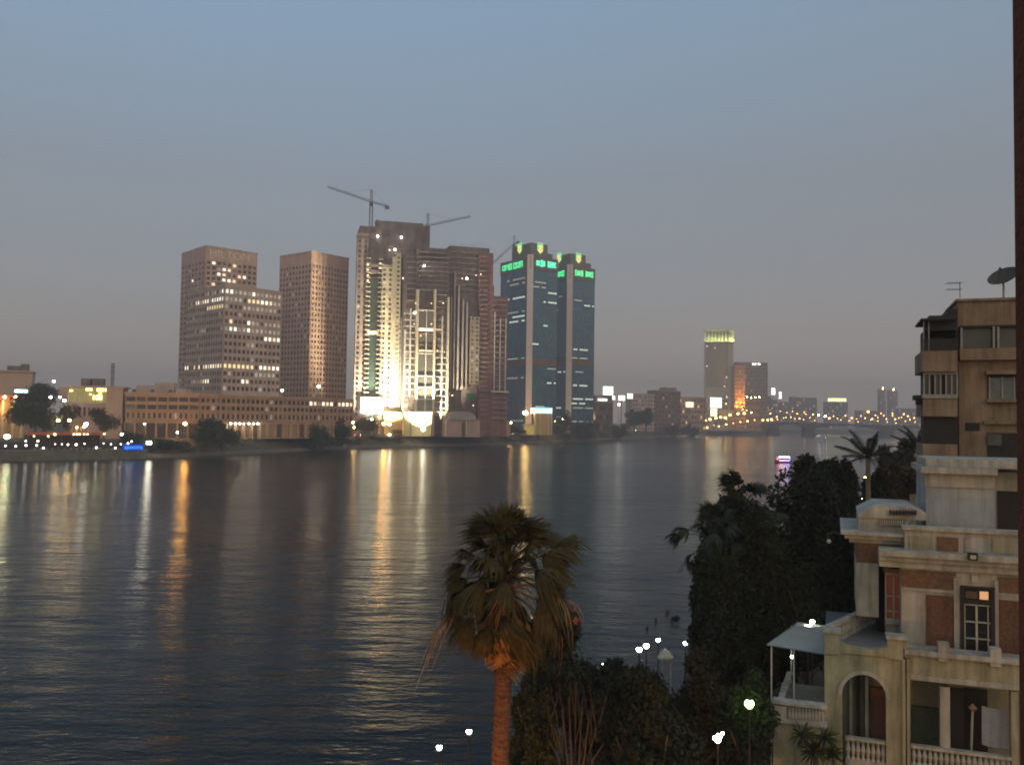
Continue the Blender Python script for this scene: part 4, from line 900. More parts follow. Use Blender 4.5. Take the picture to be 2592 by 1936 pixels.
far_tree(1722, 1072, 1764, 1190, 'low bushy green tree on the bank by white lamp', seed=23, size=1.1, z=3, y1=1106)
far_tree(1680, 1078, 1718, 1120, 'dark low tree on the bank below the brown block', M_LEAF_DRY, 1000, 1.1, 24, z=3, y1=1106)
far_tree(1540, 1072, 1590, 930, 'low dark tree on the bank left of the white columns', M_LEAF_DRY, 1000, 1.0, 25, z=3, y1=1112)
for k, (x, w2, h) in enumerate(((622, 26, 1084), (660, 30, 1086), (700, 26, 1082), (738, 30, 1088), (1010, 30, 1088), (1088, 26, 1090), (1128, 30, 1086), (1164, 22, 1090), (1232, 34, 1084), (1262, 26, 1088), (1300, 30, 1082), (1318, 24, 1088), (1546, 30, 1074), (1640, 26, 1080))):
    far_tree(x - w2 / 2, h, x + w2 / 2, bankD(x) + 24, ORD[k].capitalize() + ' small dusty tree from the left along the corniche pavement', (M_LEAF_DRY, M_LEAF_FAR)[k % 2], 420, .6, 400 + k)
# sloping hedge canopy right of the sign
cl = []
for k in range(12):
    x = 318 + k * 12; p = at(x, 1092 + k * 3.0, 386 + k * 1.6); q_ = at(x, 1130, 386 + k * 1.6); h = (p.z - q_.z) / 2
    cl.append((p.x, p.y, q_.z + h, 2.8, 3.2, max(1.8, h * 1.15)))
tag(leaf_cloud(cl, 7000, .42, 31).build('hedge', mat('hedge_leaf', (.02, .036, .016), .9, .4, .5)), 'long dark green hedge sloping down to the right of the blue sign', 'hedge')
# riverside scrub
cl = []; g = random.Random(5)
for k in range(280):
    px = g.uniform(380, 1900); D = bankD(px) + g.uniform(3, 12); p = at(px, 1080, D); cl.append((p.x, p.y, 2.0 + g.random() * 4.6, g.uniform(1.5, 6), g.uniform(1.5, 4), g.uniform(.8, 3.0)))
tag(leaf_cloud(cl, 22000, .6, 32).build('scrub', mat('bank_scrub', (.045, .042, .022), .9, .5, .15)), 'mixed scrub and reeds along the far bank slope', 'scrub', kind='stuff')
cl = []
for k in range(26):
    px = g.uniform(600, 1500); D = bankD(px) + g.uniform(40, 60); p = at(px, 1080, D); cl.append((p.x, p.y, ZG + 2.4, 3.2, 3, 2.6))
tag(leaf_cloud(cl, 2600, .7, 33).build('street_greenery', M_LEAF_DRY), 'dusty low street greenery along the corniche buildings', 'greenery', kind='stuff')

# ================================================================== STREET LAMPS
HEADS = {}
def head_mesh(m, rad):
    k = (m.name, rad)
    if k not in HEADS:
        q = MB(); q.sphere((0, 0, 0), rad, 8, 6, .8); me = q.mesh('lamp_head'); me.materials.append(m); HEADS[k] = me
    return HEADS[k]
def street_lamp(px, py, D, label, m=LAMP_ORANGE, rad=.6, zb=ZG, name='street_lamp', arm=1.2):
    rad = round(rad * 1.3, 2); p = at(px, py, D); zb = min(zb, p.z - 2.2); r = thing(name, label, 'street lamp', (p.x, p.y + .4, zb), 'street lamps of the far bank')
    q = MB(); top = p + Vector((0, .4, .35))
    q.tube([(p.x, p.y + .4, zb), (p.x, p.y + .4, zb + .9), top], [.2, .13, .08], 6); q.tube([top, p + Vector((0, 0, rad * .7))], .07, 5); q.build('pole', M_METALG, r)
    put('lamp_head', head_mesh(m, rad), r, p)
lamps = [  # px, py, offset behind the water's edge, glass, radius, words
    (468, 1072, 16, LAMP_ORANGE, .66, 'brilliant orange street lamp before the low sandy building, left of the round dark tree'),
    (366, 1073, 40, LAMP_WHITE, .3, 'tiny white lamp on the low sandy building front above the hedge'),
    (449, 1094, 14, LAMP_WHITE, .35, 'tiny lamp under the brilliant orange lamp at the hedge end'),
    (309, 1099, 16, LAMP_WHITE, .6, 'white globe lamp at the top end of the hedge'),
    (18, 1105, 18, LAMP_GREEN, .9, 'greenish white lamp at the far left bank'),
    (136, 965, 100, LAMP_WHITE, .5, 'single high white lamp over the left tree crowns'),
    (163, 1014, 60, LAMP_WHITE, .55, 'white lamp beside the yellow-lit terrace, lower one'),
    (128, 1005, 62, LAMP_WHITE, .45, 'white lamp in the leaves behind the large round tree'),
    (152, 1005, 61, LAMP_WHITE, .4, 'white lamp beside the yellow-lit terrace, upper one'),
    (147, 1064, 34, LAMP_AMBER, .5, 'amber lamp left of the small orange dome'),
    (176, 1064, 34, LAMP_AMBER, .5, 'amber lamp touching the small orange dome'),
    (218, 1073, 30, LAMP_WHITE, .6, 'white lamp right of the small orange dome, upper one'),
    (213, 1080, 29, LAMP_WHITE, .5, 'white lamp right of the small orange dome, lower one'),
    (386, 1120, 8, LAMP_WHITE, .32, 'white box-like lamp at the water right of the blue sign'),
    (750, 1070, 28, LAMP_WHITE, .5, 'white street lamp, left of two before the low building end'),
    (769, 1068, 28, LAMP_WHITE, .75, 'white street lamp, right of two before the low building end'),
    (714, 988, 95, LAMP_WHITE, .6, 'white lamp at the left foot of the brown residential tower'),
    (807, 978, 60, LAMP_WHITE, .8, 'bright floodlamp on the podium roof below the brown residential tower'),
    (716, 1090, 20, LAMP_WHITE, .6, 'white shopfront lamp at pavement level on the low building'),
    (893, 1069, 22, LAMP_AMBER, .55, 'amber lamp right of the two dark trees, upper one'),
    (895, 1081, 20, LAMP_AMBER, .6, 'amber lamp right of the two dark trees, lower one'),
    (972, 1072, 24, LAMP_ORANGE, .95, 'orange street lamp under the glowing site screen'),
    (1050, 1072, 26, LAMP_AMBER, 1.0, 'yellow street lamp before the site shed'),
    (1117, 1072, 28, LAMP_ORANGE, .95, 'orange street lamp left of the vaulted hall'),
    (1216, 1072, 28, LAMP_ORANGE, .95, 'orange street lamp right of the vaulted hall'),
    (986, 1100, 14, LAMP_WHITE, .55, 'white riverside lamp below the site screen, upper of two'),
    (991, 1119, 6, LAMP_WHITE, .65, 'white riverside lamp below the site screen, lower one by the water'),
    (1291, 1070, 30, LAMP_AMBER, .9, 'amber street lamp at the left foot of the glass towers'),
    (1330, 1045, 34, LAMP_AMBER, 1.5, 'very bright pale lamp cluster on high mast left of the entrance pavilion'),
    (1376, 1068, 24, LAMP_AMBER, 1.1, 'amber lamp glowing in front of the entrance pavilion'),
    (1425, 1062, 30, LAMP_WHITE, 1.0, 'white lamp beside the tree right of the entrance pavilion'),
    (1403, 1066, 30, LAMP_ORANGE, .6, 'small orange lamp between pavilion and white lamp'),
    (1499, 1048, 40, LAMP_AMBER, 1.0, 'left lamp of the bright trio on the mast before the dark showroom'),
    (1512, 1048, 40, LAMP_AMBER, 1.2, 'middle lamp of the bright trio on the mast before the dark showroom'),
    (1522, 1049, 40, LAMP_AMBER, .9, 'right lamp of the bright trio on the mast before the dark showroom'),
    (1533, 1070, 38, LAMP_AMBER, .8, 'amber street lamp below the bright trio'),
    (1487, 1040, 60, LAMP_AMBER, .9, 'amber square lamp at the left edge of the dark showroom'),
    (1567, 1024, 70, LAMP_WHITE, 1.1, 'white lamp hanging below the middle billboard'),
    (1651, 1068, 34, LAMP_AMBER, .9, 'left one of the amber pair below the brown block'),
    (1678, 1068, 34, LAMP_AMBER, 1.0, 'right one of the amber pair below the brown block'),
    (1712, 1066, 30, LAMP_AMBER, 1.2, 'amber street lamp above the green bush'),
    (1732, 1066, 30, LAMP_AMBER, .7, 'small amber lamp, left of two right above the green bush'),
    (1744, 1066, 30, LAMP_AMBER, .7, 'small amber lamp, right of two above the green bush'),
    (1757, 1075, 14, LAMP_WHITE, 1.5, 'big white round lamp on the bank left of the golden lights')]
for px, py, off, m, rad, lb in lamps: street_lamp(px, py, bankD(px) + off, lb, m, rad)
gold = [(1772, 1066), (1785, 1064), (1797, 1061), (1812, 1058), (1824, 1056), (1836, 1057), (1848, 1050), (1868, 1047), (1884, 1046), (1902, 1044)]
for k, (x, y) in enumerate(gold): street_lamp(x, y, 1300 + k * 9, ORD[k].capitalize() + ' golden lamp from the left below the crowned tower and orange tower', LAMP_FARA, 1.5 if k < 9 else 1.1)
far_l = [(1730, 1042, 1250, .9), (1838, 1022, 1350, .9), (1867, 1030, 1370, .8), (1880, 1037, 1370, .9), (1890, 1039, 1375, .8), (1936, 1047, 1500, 1.3), (1950, 1046, 1560, .9), (1931, 1063, 1440, 1.6), (1943, 1063, 1442, 1.6), (1953, 1062, 1445, 1.8), (1975, 1041, 1700, .9), (1992, 1044, 1750, .9), (2006, 1041, 1800, .9), (2018, 1047, 1700, 1.2), (2036, 1043, 1750, 1.0), (2039, 1048, 1750, 1.0), (2072, 1051, 1800, 1.6), (2089, 1053, 1800, 1.8), (2110, 1053, 1800, .9), (2180, 1052, 1750, .9), (2198, 1042, 1700, 2.4), (2216, 1051, 1750, 1.0), (2230, 1046, 1780, 1.0), (2237, 1052, 1780, 1.1), (2259, 1046, 1780, 1.1), (2259, 1052, 1780, 1.1), (2275, 1058, 1700, .9), (2288, 1048, 1750, 1.3), (2323, 1049, 1750, 1.1), (2303, 1062, 1650, 1.0)]
for k, (x, y, D, rad) in enumerate(far_l):
    street_lamp(x, y, D, ORD[k].capitalize() + ' from the left of the scattered orange lamps beyond the bridge', LAMP_WHITE if k in (16, 17) else (LAMP_FARO if k % 3 else LAMP_FARA), rad * .85)

shore = [(1766, 1082), (1778, 1079), (1790, 1082), (1806, 1076), (1820, 1079), (1838, 1074), (1856, 1071), (1874, 1068), (1892, 1066), (1910, 1063), (1920, 1055), (1966, 1055), (1984, 1058), (2002, 1056), (2024, 1059), (2050, 1057), (2058, 1049), (2100, 1058), (2120, 1059), (2140, 1052), (2156, 1058), (2168, 1060), (2190, 1058), (2208, 1060), (2222, 1057), (2244, 1060), (2266, 1061), (2282, 1056), (2298, 1053), (2314, 1058)]
for k, (x, y) in enumerate(shore):
    street_lamp(x, y, 1290 + k * 11 if x < 1915 else 1640 + (k % 5) * 30, ORD[k].capitalize() + ' small orange light from the left in the low chain along the far shore road', LAMP_FARO if k % 4 else LAMP_FARA, .7 + .25 * (k % 3))
# flag-like white columns on the bank
for k, (x, y0) in enumerate(((1565, 1050), (1574, 1046))):
    p = at(x, 1093, bankD(x) + 30); t = at(x, y0, bankD(x) + 30); r = thing('flagpole', ('left' if k == 0 else 'right') + ' one of two white poles on the bank below the billboards', 'pole', (p.x, p.y, ZG))
    q = MB(); q.tube([(p.x, p.y, ZG), (p.x, p.y, t.z)], [.55, .4], 8); q.sphere((p.x, p.y, t.z + .4), .6, 8, 5); q.build('pole', M_WHITE, r)

# ================================================================== CARS
def make_car(name, label, loc, rz, paint, front, group):
    r = thing(name, label, 'car', loc, group); r.rotation_euler.z = rz
    def part(nm, q, m):
        me = q.mesh(nm); me.materials.append(m); o = bpy.data.objects.new(nm, me); col.objects.link(o); o.parent = r; return o
    q = MB(); q.prism([(-2.1, -.85, .35), (2.1, -.85, .35), (2.15, -.85, .75), (1.2, -.85, .95), (-1.9, -.85, .98), (-2.15, -.85, .75)], (0, 1.7, 0)); part('body', q, paint)
    q = MB(); q.prism([(-1.7, -.75, .96), (1.0, -.75, .94), (.45, -.7, 1.42), (-1.2, -.7, 1.44)], (0, 1.45, 0)); part('cabin', q, M_DARKGLASS)
    for x in (-1.3, 1.3):
        for y in (-.86, .68):
            q = MB(); q.tube([(x, y, .33), (x, y + .18, .33)], .33, 10); part('wheel', q, M_DKMETAL)
    for y in (-.55, .55):
        q = MB(); q.sphere((2.12, y, .66), .2, 8, 5); part('headlight', q, CARW)
        q = MB(); q.sphere((-2.12, y, .72), .16, 8, 5); part('taillight', q, CARR)
    return r
CARW = glow('headlight_glass', (1, .93, .8), 12); CARR = glow('taillight_glass', (1, .08, .04), 5)
PAINT = [mat('car_paint_' + n, c, .35, 0) for n, c in (('white', (.6, .6, .58)), ('black', (.02, .02, .022)), ('grey', (.2, .2, .21)), ('red', (.3, .03, .03)))]
PN = ['white', 'black', 'grey', 'red']; rc = random.Random(9)
bd = []
for i in range(len(bank_pts) - 1): bd.append((bank_pts[i], bank_pts[i + 1]))
def on_road(px, off):
    for A, B in bd[1:]:
        t = (B - A).normalized(); nrm = Vector((-t.y, t.x, 0)); a_, b_ = A + nrm * off, B + nrm * off
        if proj(a_ + Vector((0, 0, 7)))[0] <= px <= proj(b_ + Vector((0, 0, 7)))[0]:
            lo, hi = 0., 1.
            for _ in range(30):
                m = (lo + hi) / 2
                if proj(a_.lerp(b_, m) + Vector((0, 0, 7)))[0] < px: lo = m
                else: hi = m
            return a_.lerp(b_, lo), math.atan2(t.y, t.x)
for k, (px, toward) in enumerate([(640, 1), (905, 0), (1010, 1), (1024, 1), (1040, 0), (1062, 1), (1120, 1), (1190, 1), (1205, 0), (1238, 1), (1262, 1), (1274, 1), (1302, 1), (1336, 1), (1345, 0), (1382, 1), (1500, 1), (1514, 0), (1612, 1), (1640, 1), (1664, 1), (1690, 1)]):
    p, ang = on_road(px, 22.5 if toward else 29.5)
    make_car('car', PN[k % 4] + ' car, ' + ORD[k] + ' from the left in the corniche traffic', p + Vector((0, 0, 6.87)), ang + (math.pi if toward else 0), PAINT[k % 4], toward, 'cars on the corniche')
for k in range(16):
    px = 1965 + k * 23 + rc.uniform(-6, 6); a = fg.hit(px, 1072, 4)[0]; tw = k % 3 != 1; p = fg.pt(a, 5 if tw else 15, deckz(px) + .03)
    make_car('car', PN[(k + 1) % 4] + ' car, ' + ORD[k] + ' from the left on the distant bridge', p, fg.rz + (0 if tw else math.pi), PAINT[(k + 1) % 4], tw, 'cars on the bridge')
brl = [1968, 1990, 2012, 2034, 2062, 2098, 2128, 2150, 2172, 2204, 2222, 2246, 2268, 2292, 2316]
for k, px in enumerate(brl):
    a = fg.hit(px, 1066, .3)[0]; p = fg.pt(a, .3, deckz(px)); t = p + Vector((0, 0, 4.5 + 1.2 * (k * 7 % 4)))
    r = thing('bridge_lamp', ORD[k].capitalize() + ' lamp from the left along the bridge railing', 'street lamp', p, 'lamps on the bridge')
    q = MB(); q.tube([p, t], .15, 6); q.build('pole', M_METALG, r); put('lamp_head', head_mesh(LAMP_FARO if k % 3 else LAMP_FARA, .75), r, t)

# ================================================================== RIVER BOAT
p = gnd(1982, 1171, 0); r = thing('party_boat', 'small party boat lit pink and purple on the open river', 'boat', p)
L = 4.1; ux = Vector((1, .12, 0)).normalized(); uy = Vector((-ux.y, ux.x, 0))
def bp_(a, b, z): return p + ux * a + uy * b + Vector((0, 0, z))
q = MB(); secs = [(-L, .9, .5), (-L * .6, 1.25, .1), (L * .5, 1.25, .1), (L * .85, .7, .3), (L * 1.1, .08, .8)]
for a, wd, _ in secs: q.v += [tuple(bp_(a, -wd, 1.0 + _ * .5)), tuple(bp_(a, -wd * .6, -.3)), tuple(bp_(a, wd * .6, -.3)), tuple(bp_(a, wd, 1.0 + _ * .5))]
for i in range(4):
    for j in range(3): q.f.append((i * 4 + j, i * 4 + 4 + j, i * 4 + 5 + j, i * 4 + 1 + j))
    q.f.append((i * 4 + 3, i * 4 + 7, i * 4 + 4, i * 4))
q.f.append((0, 1, 2, 3)); q.f.append((16, 19, 18, 17)); q.build('hull', mat('boat_paint', (.12, .05, .1), .6, .2, 1), r)
q = MB(); q.prism([bp_(-3.4, -1.2, 3.1), bp_(3.0, -1.2, 3.1), bp_(3.0, 0, 3.5), bp_(-3.4, 0, 3.5)], uy * .01) if False else None
q.obox(bp_(-3.4, -1.25, 3.1), ux * 6.4, uy * 2.5, (0, 0, .16)); q.build('canopy', mat('boat_canopy', (.4, .3, .4), .7, .1, 1), r)
q = MB()
for a in (-3.2, -1, 1.2, 2.8):
    for b_ in (-1.1, 1.1): q.tube([bp_(a, b_, 1), bp_(a, b_, 3.1)], .05, 5)
q.build('post', M_WHITE, r)
q = MB(); q.obox(bp_(-2.6, -1.34, 2.55), ux * 5.2, uy * .06, (0, 0, .55)); q.build('light_string', glow('pale_pink_light', (1, .72, .95), 2.2), r)
q = MB(); q.obox(bp_(-2.4, -1.36, .95), ux * 2.4, uy * .06, (0, 0, .3)); q.build('deck_light', glow('pink_light', (1, .3, .45), 1.3), r)
q = MB(); q.obox(bp_(.1, -1.36, .95), ux * 2.6, uy * .06, (0, 0, .3)); q.build('deck_light', glow('violet_light', (.35, .2, 1), 1.6), r)
q = MB(); q.obox(bp_(-3.7, -1.3, 1.5), ux * .9, uy * .06, (0, 0, 1.2)); q.build('stern_light', glow('red_boat_light', (1, .05, .12), .7), r)
q = MB(); q.obox(bp_(2.7, -1.32, 1.3), ux * .4, uy * .06, (0, 0, 1.7)); q.build('bow_light', glow('blue_boat_light', (.1, .15, 1), .9), r)
# drifting weed
cl = []
for x, y, s in ((1710, 1566, .42), (1702, 1571, .22), (1660, 1573, .14), (1688, 1552, .16), (1640, 1590, .12)):
    w_ = gnd(x, y, 0); cl.append((w_.x, w_.y, .1, s, s * .8, .25))
tag(leaf_cloud(cl, 300, .1, 35).build('drifting_weed', mat('weed', (.02, .025, .012), .9, .2, 3)), 'dark clumps of drifting weed on the near water', 'weed', kind='stuff')
# ================================================================== NEAR BANK: VILLA
GZ = 3.4
VD = 36.0
Cv = at(2300, 1500, VD); fv = Frame((Cv.x, Cv.y), -20)
V_WALL = mat('villa_stucco', (.44, .40, .325), .9, .2, .9, bump=.15, bscale=14, stain=.38)
V_TRIM = mat('villa_trim', (.45, .42, .35), .85, .2, 1.2, bump=.1, bscale=20, stain=.42)
V_OCHRE = mat('villa_ochre_stucco', (.38, .345, .225), .9, .22, .9, bump=.15, bscale=14, stain=.42)
V_TERRA = mat('terracotta_panel', (.15, .072, .046), .85, .4, 9, stain=.3)
V_FRIEZE = mat('painted_frieze', (.22, .13, .07), .85, 0, 7, c2=(.11, .055, .028))
V_DARK = mat('dark_timber_and_shade', (.018, .015, .012), .6, .2, 4)  # timber frames and doors, also dark sheets standing in for shade
V_FLOOR = mat('terrace_paving', (.2, .2, .195), .85, .2, 1.5)
V_GLASS = mat('villa_window_glass', (.02, .022, .022), .1, 0, spec=.6)
villa = thing('villa', 'two-storey old riverside villa with arched porch, cornices and terracotta panels', 'villa', (Cv.x, Cv.y, GZ))
def vb(name, x0, y0, x1, y1, b0, b1, m, zmin=None, parent=None):
    q = MB(); r_ = fb(q, fv, x0, y0, x1, y1, b0, b1, zmin); o = q.build(name, m, parent or villa); return o
MAIN = 1.6                                             # depth of the upper wall behind the porch front
# upper storey
vb('wall', 2282, 1440, 2640, 1700, MAIN, MAIN + 10, V_WALL)
vb('wall', 2242, 1440, 2284, 1700, MAIN + 1.4, MAIN + 10, V_WALL)
vb('corner_pier', 2168, 1425, 2224, 1560, MAIN + 1.0, MAIN + 5.5, V_WALL)
vb('corner_pier_panel', 2168, 1376, 2226, 1426, MAIN + 1.04, MAIN + 5.5, V_FRIEZE)
vb('recess', 2222, 1416, 2250, 1640, MAIN + 2.6, MAIN + 6, V_DARK)  # shade of the recess painted as a near-black box
vb('frieze', 2282, 1446, 2420, 1492, MAIN - .05, MAIN, V_FRIEZE); vb('frieze', 2527, 1464, 2640, 1502, MAIN - .05, MAIN, V_FRIEZE)
vb('panel', 2345, 1507, 2414, 1634, MAIN - .05, MAIN, V_TERRA); vb('panel', 2528, 1522, 2640, 1660, MAIN - .05, MAIN, V_TERRA)
vb('pilaster', 2415, 1462, 2431, 1670, MAIN - .12, MAIN, V_TRIM); vb('pilaster', 2518, 1468, 2528, 1676, MAIN - .12, MAIN, V_TRIM)
vb('string_course', 2282, 1490, 2416, 1497, MAIN - .1, MAIN, V_TRIM); vb('keystone', 2460, 1456, 2478, 1474, MAIN - .14, MAIN, V_TRIM)
# french window
fw_ = bpy.data.objects.new('french_window', None); col.objects.link(fw_); fw_.parent = villa; fw_['_o'] = villa['_o']
vb('pane', 2434, 1490, 2515, 1668, MAIN - .09, MAIN - .06, V_GLASS, parent=fw_)
for x0, y0, x1, y1 in ((2431, 1487, 2441, 1668), (2508, 1492, 2519, 1672), (2431, 1485, 2519, 1491), (2438, 1518, 2512, 1529), (2441, 1655, 2508, 1672)): vb('frame', x0, y0, x1, y1, MAIN - .2, MAIN - .07, V_DARK, parent=fw_)
for x0, y0, x1, y1 in ((2470, 1531, 2475, 1652), (2441, 1530, 2508, 1533), (2441, 1573, 2508, 1576), (2441, 1615, 2508, 1618), (2441, 1530, 2444, 1652), (2500, 1530, 2503, 1652)): vb('glazing_bar', x0, y0, x1, y1, MAIN - .17, MAIN - .08, V_TRIM, parent=fw_)
vb('transom_light', 2480, 1497, 2502, 1517, MAIN - .14, MAIN - .08, glow('orange_transom', (1, .36, .05), .10), parent=fw_); vb('transom_pane', 2444, 1497, 2474, 1514, MAIN - .14, MAIN - .08, mat('dim_transom', (.08, .045, .03), .3, .2, 3, emit=(1, .5, .25), es=.004, sample=False), parent=fw_)
# shuttered window in the recess
sw = bpy.data.objects.new('shuttered_window', None); col.objects.link(sw); sw.parent = villa; sw['_o'] = villa['_o']
vb('pane', 2242, 1456, 2280, 1578, MAIN + 1.28, MAIN + 1.34, mat('red_curtain_pane', (.16, .05, .035), .5, .25, 3, emit=(1, .25, .1), es=.006, sample=False), parent=sw)
for x0, y0, x1, y1 in ((2240, 1452, 2244, 1580), (2278, 1452, 2283, 1580), (2240, 1450, 2283, 1455), (2260, 1456, 2264, 1578), (2244, 1507, 2279, 1510), (2244, 1545, 2279, 1548), (2242, 1566, 2280, 1580)): vb('glazing_bar', x0, y0, x1, y1, MAIN + 1.18, MAIN + 1.27, V_TRIM, parent=sw)
vb('lintel', 2236, 1438, 2290, 1450, MAIN + 1.1, MAIN + 1.4, V_FRIEZE)
# cornices and roof parapet
for y0, y1, pr in ((1430, 1446, .25), (1418, 1430, .42), (1404, 1418, .62)): vb('cornice', 2226, y0, 2640, y1, MAIN - pr, MAIN + 10, V_TRIM)
vb('parapet', 2290, 1348, 2640, 1404, MAIN + .2, MAIN + .6, V_WALL); vb('coping', 2284, 1340, 2640, 1349, MAIN + .05, MAIN + .75, V_TRIM)
for k in range(4):
    x = 2302 + k * 70; vb('parapet_panel', x, 1358 + k * 1.5, x + 54, 1396 + k * 1.5, MAIN + .14, MAIN + .2, (V_OCHRE, V_FRIEZE, V_TRIM, V_OCHRE)[k])
for y0, y1, x0, pr in ((1366, 1376, 2150, 0), (1356, 1366, 2138, .3), (1349, 1356, 2128, .55)): vb('cornice', x0, y0, 2296, y1, MAIN + 1.0 - pr, MAIN + 6 + pr, V_TRIM)
vb('attic', 2173, 1312, 2296, 1350, MAIN + 1.3, MAIN + 5.4, V_WALL)
vb('attic_recess_shade', 2226, 1318, 2288, 1328, MAIN + 1.2, MAIN + 1.29, V_DARK)  # dark slab painted in for the shade behind the balusters
for k in range(11): vb('baluster', 2227 + k * 5.6, 1317, 2230 + k * 5.6, 1329, MAIN + 1.05, MAIN + 1.18, V_TRIM)
a0, a1, z0, z1 = fv.rect(2172, 1282, 2345, 1313, MAIN + 1.2); q = MB(); w_ = a1 - a0
q.prism([fv.pt(a0, MAIN + 1.2, z0), fv.pt(a1, MAIN + 1.2, z0), fv.pt(a1, MAIN + 1.2, z0 + .3), fv.pt(a0 + w_ * .8, MAIN + 1.2, z1), fv.pt(a0 + w_ * .25, MAIN + 1.2, z1), fv.pt(a0, MAIN + 1.2, z0 + .14)], fv.v * 4.2); q.build('pediment', V_TRIM, villa)
for k in range(9): vb('baluster', 2252 + k * 8, 1292, 2256 + k * 8, 1304, MAIN + 1.0, MAIN + 1.18, V_DARK)
q = MB(); a, z = fv.hit(2130, 1354, MAIN + 1); a2 = fv.hit(2092, 1352, MAIN + 1)[0]
q.tube([fv.pt(a, MAIN + 1, z), fv.pt((a + a2) / 2, MAIN + 1, z + .12), fv.pt(a2, MAIN + 1, z - .02), fv.pt(a2 + .1, MAIN + 1, z - .2)], .03, 5); q.build('iron_bracket', M_DKMETAL, villa)
q = MB(); q.sphere(fv.pt(a2 + .1, MAIN + 1, z - .3), .1); q.build('bracket_lantern', mat('lantern_glass', (.4, .4, .36), .4, .1, 1), villa)
# penthouse
vb('penthouse_wall', 2344, 1200, 2518, 1345, MAIN + 3, MAIN + 8, mat('pale_grey_render', (.40, .405, .385), .9, .12, .8, stain=.3)); vb('penthouse_wall', 2516, 1196, 2640, 1345, MAIN + 4.6, MAIN + 8, V_WALL)
vb('penthouse_cornice', 2332, 1184, 2526, 1200, MAIN + 2.6, MAIN + 8.2, V_TRIM); vb('penthouse_band', 2342, 1200, 2518, 1234, MAIN + 2.92, MAIN + 3, V_WALL); vb('penthouse_parapet', 2344, 1165, 2640, 1184, MAIN + 3.1, MAIN + 8, V_TRIM)
vb('penthouse_door', 2526, 1243, 2577, 1342, MAIN + 4.5, MAIN + 4.6, V_DARK); vb('roof_slot_shade', 2352, 1335, 2520, 1340, MAIN + 2.9, MAIN + 3.0, V_DARK)  # slot under the penthouse is a dark strip painted for its shade
# porch front
q = MB(); zs = fv.hit(2185, 1762)[1]; a0, a1 = fv.hit(2132, 1780)[0], fv.hit(2243, 1780)[0]; ac, rr = (a0 + a1) / 2, (a1 - a0) / 2
A0, A1 = fv.hit(2087, 1780)[0], fv.hit(2285, 1780)[0]; zt = fv.hit(2185, 1652)[1]; ztc = fv.hit(2185, 1642)[1]; za = fv.hit(2187, 1707)[1] - zs
n = 16
for k in range(n):                                      # spandrel over the arch
    t0, t1 = math.pi * (1 - k / n), math.pi * (1 - (k + 1) / n)
    q.prism([fv.pt(ac + rr * math.cos(t0), 0, zs + za * math.sin(t0)), fv.pt(ac + rr * math.cos(t1), 0, zs + za * math.sin(t1)), fv.pt(ac + rr * math.cos(t1), 0, zt), fv.pt(ac + rr * math.cos(t0), 0, zt)], fv.v * .45)
q.fbox(fv, A0, a0, 0, .45, GZ, zt); q.fbox(fv, a1, A1, 0, .45, GZ, zt); q.build('porch_wall', V_OCHRE, villa)
q = MB()
for k in range(n):                                      # raised archivolt
    t0, t1 = math.pi * (1 - k / n), math.pi * (1 - (k + 1) / n); c = lambda t, s: fv.pt(ac + (rr + s) * math.cos(t), -.06, zs + (za + s) * math.sin(t))
    q.prism([c(t0, .01), c(t1, .01), c(t1, .17), c(t0, .17)], fv.v * .055)
q.build('archivolt', V_TRIM, villa)
q = MB()
for k in range(12):                                     # dipping coping between the two posts
    f0, f1 = k / 12, (k + 1) / 12; b0_, b1_ = fv.hit(2122, 1650)[0], fv.hit(2248, 1650)[0]; dip = lambda f: zt + .16 + .2 * (2 * f - 1) ** 2
    q.prism([fv.pt(b0_ + (b1_ - b0_) * f0, -.1, zt - .05), fv.pt(b0_ + (b1_ - b0_) * f1, -.1, zt - .05), fv.pt(b0_ + (b1_ - b0_) * f1, -.1, dip(f1)), fv.pt(b0_ + (b1_ - b0_) * f0, -.1, dip(f0))], fv.v * .5)
q.build('porch_coping', V_OCHRE, villa)
vb('post', 2087, 1602, 2126, 1655, -.12, .55, V_OCHRE); vb('post_cap', 2084, 1596, 2129, 1603, -.2, .6, V_TRIM)
vb('post', 2247, 1618, 2286, 1668, -.12, .55, V_OCHRE); vb('post', 2286, 1622, 2299, 1662, .05, .5, V_TRIM); vb('post_cap', 2243, 1612, 2301, 1619, -.2, .6, V_TRIM)
vb('pilaster', 2284, 1668, 2292, 1960, -.1, .3, V_OCHRE, GZ); vb('pilaster', 2296, 1668, 2304, 1960, -.1, .3, V_OCHRE, GZ)
vb('entablature', 2292, 1672, 2640, 1722, .1, .8, V_OCHRE); vb('entablature_band', 2292, 1722, 2640, 1736, .02, .8, V_TRIM); vb('balcony_edge', 2290, 1660, 2640, 1672, -.1, .9, V_TRIM)
for x in (2375, 2507): vb('post', x, 1629 + (x - 2375) * .1, x + 28, 1674 + (x - 2375) * .1, -.05, .45, V_TRIM)
vb('balcony_floor', 2087, 1662, 2640, 1672, .4, 8, V_FLOOR)
# stepped balustrade along the left edge of the balcony
A = fv.pt(A0 + .1, .5, 0); q = MB(); L_ = 6.6; zf = zt; bd_ = Vector((math.sin(R(40)), math.cos(R(40)), 0)); bn_ = Vector((bd_.y, -bd_.x, 0))
for k in range(19):
    p = A + bd_ * (L_ * k / 18); q.lathe((p.x, p.y, zf), [(.09, 0), (.05, .1), (.1, .35), (.05, .6), (.08, .72)], 8)
q.build('balustrade', V_TRIM, villa)
q = MB(); q.obox(A - bn_ * .14 + Vector((0, 0, zf + .72)), bn_ * .28, bd_ * L_, (0, 0, .14)); q.obox(A - bn_ * .16 + Vector((0, 0, zf - .3)), bn_ * .32, bd_ * L_, (0, 0, .3)); q.build('handrail', V_TRIM, villa)
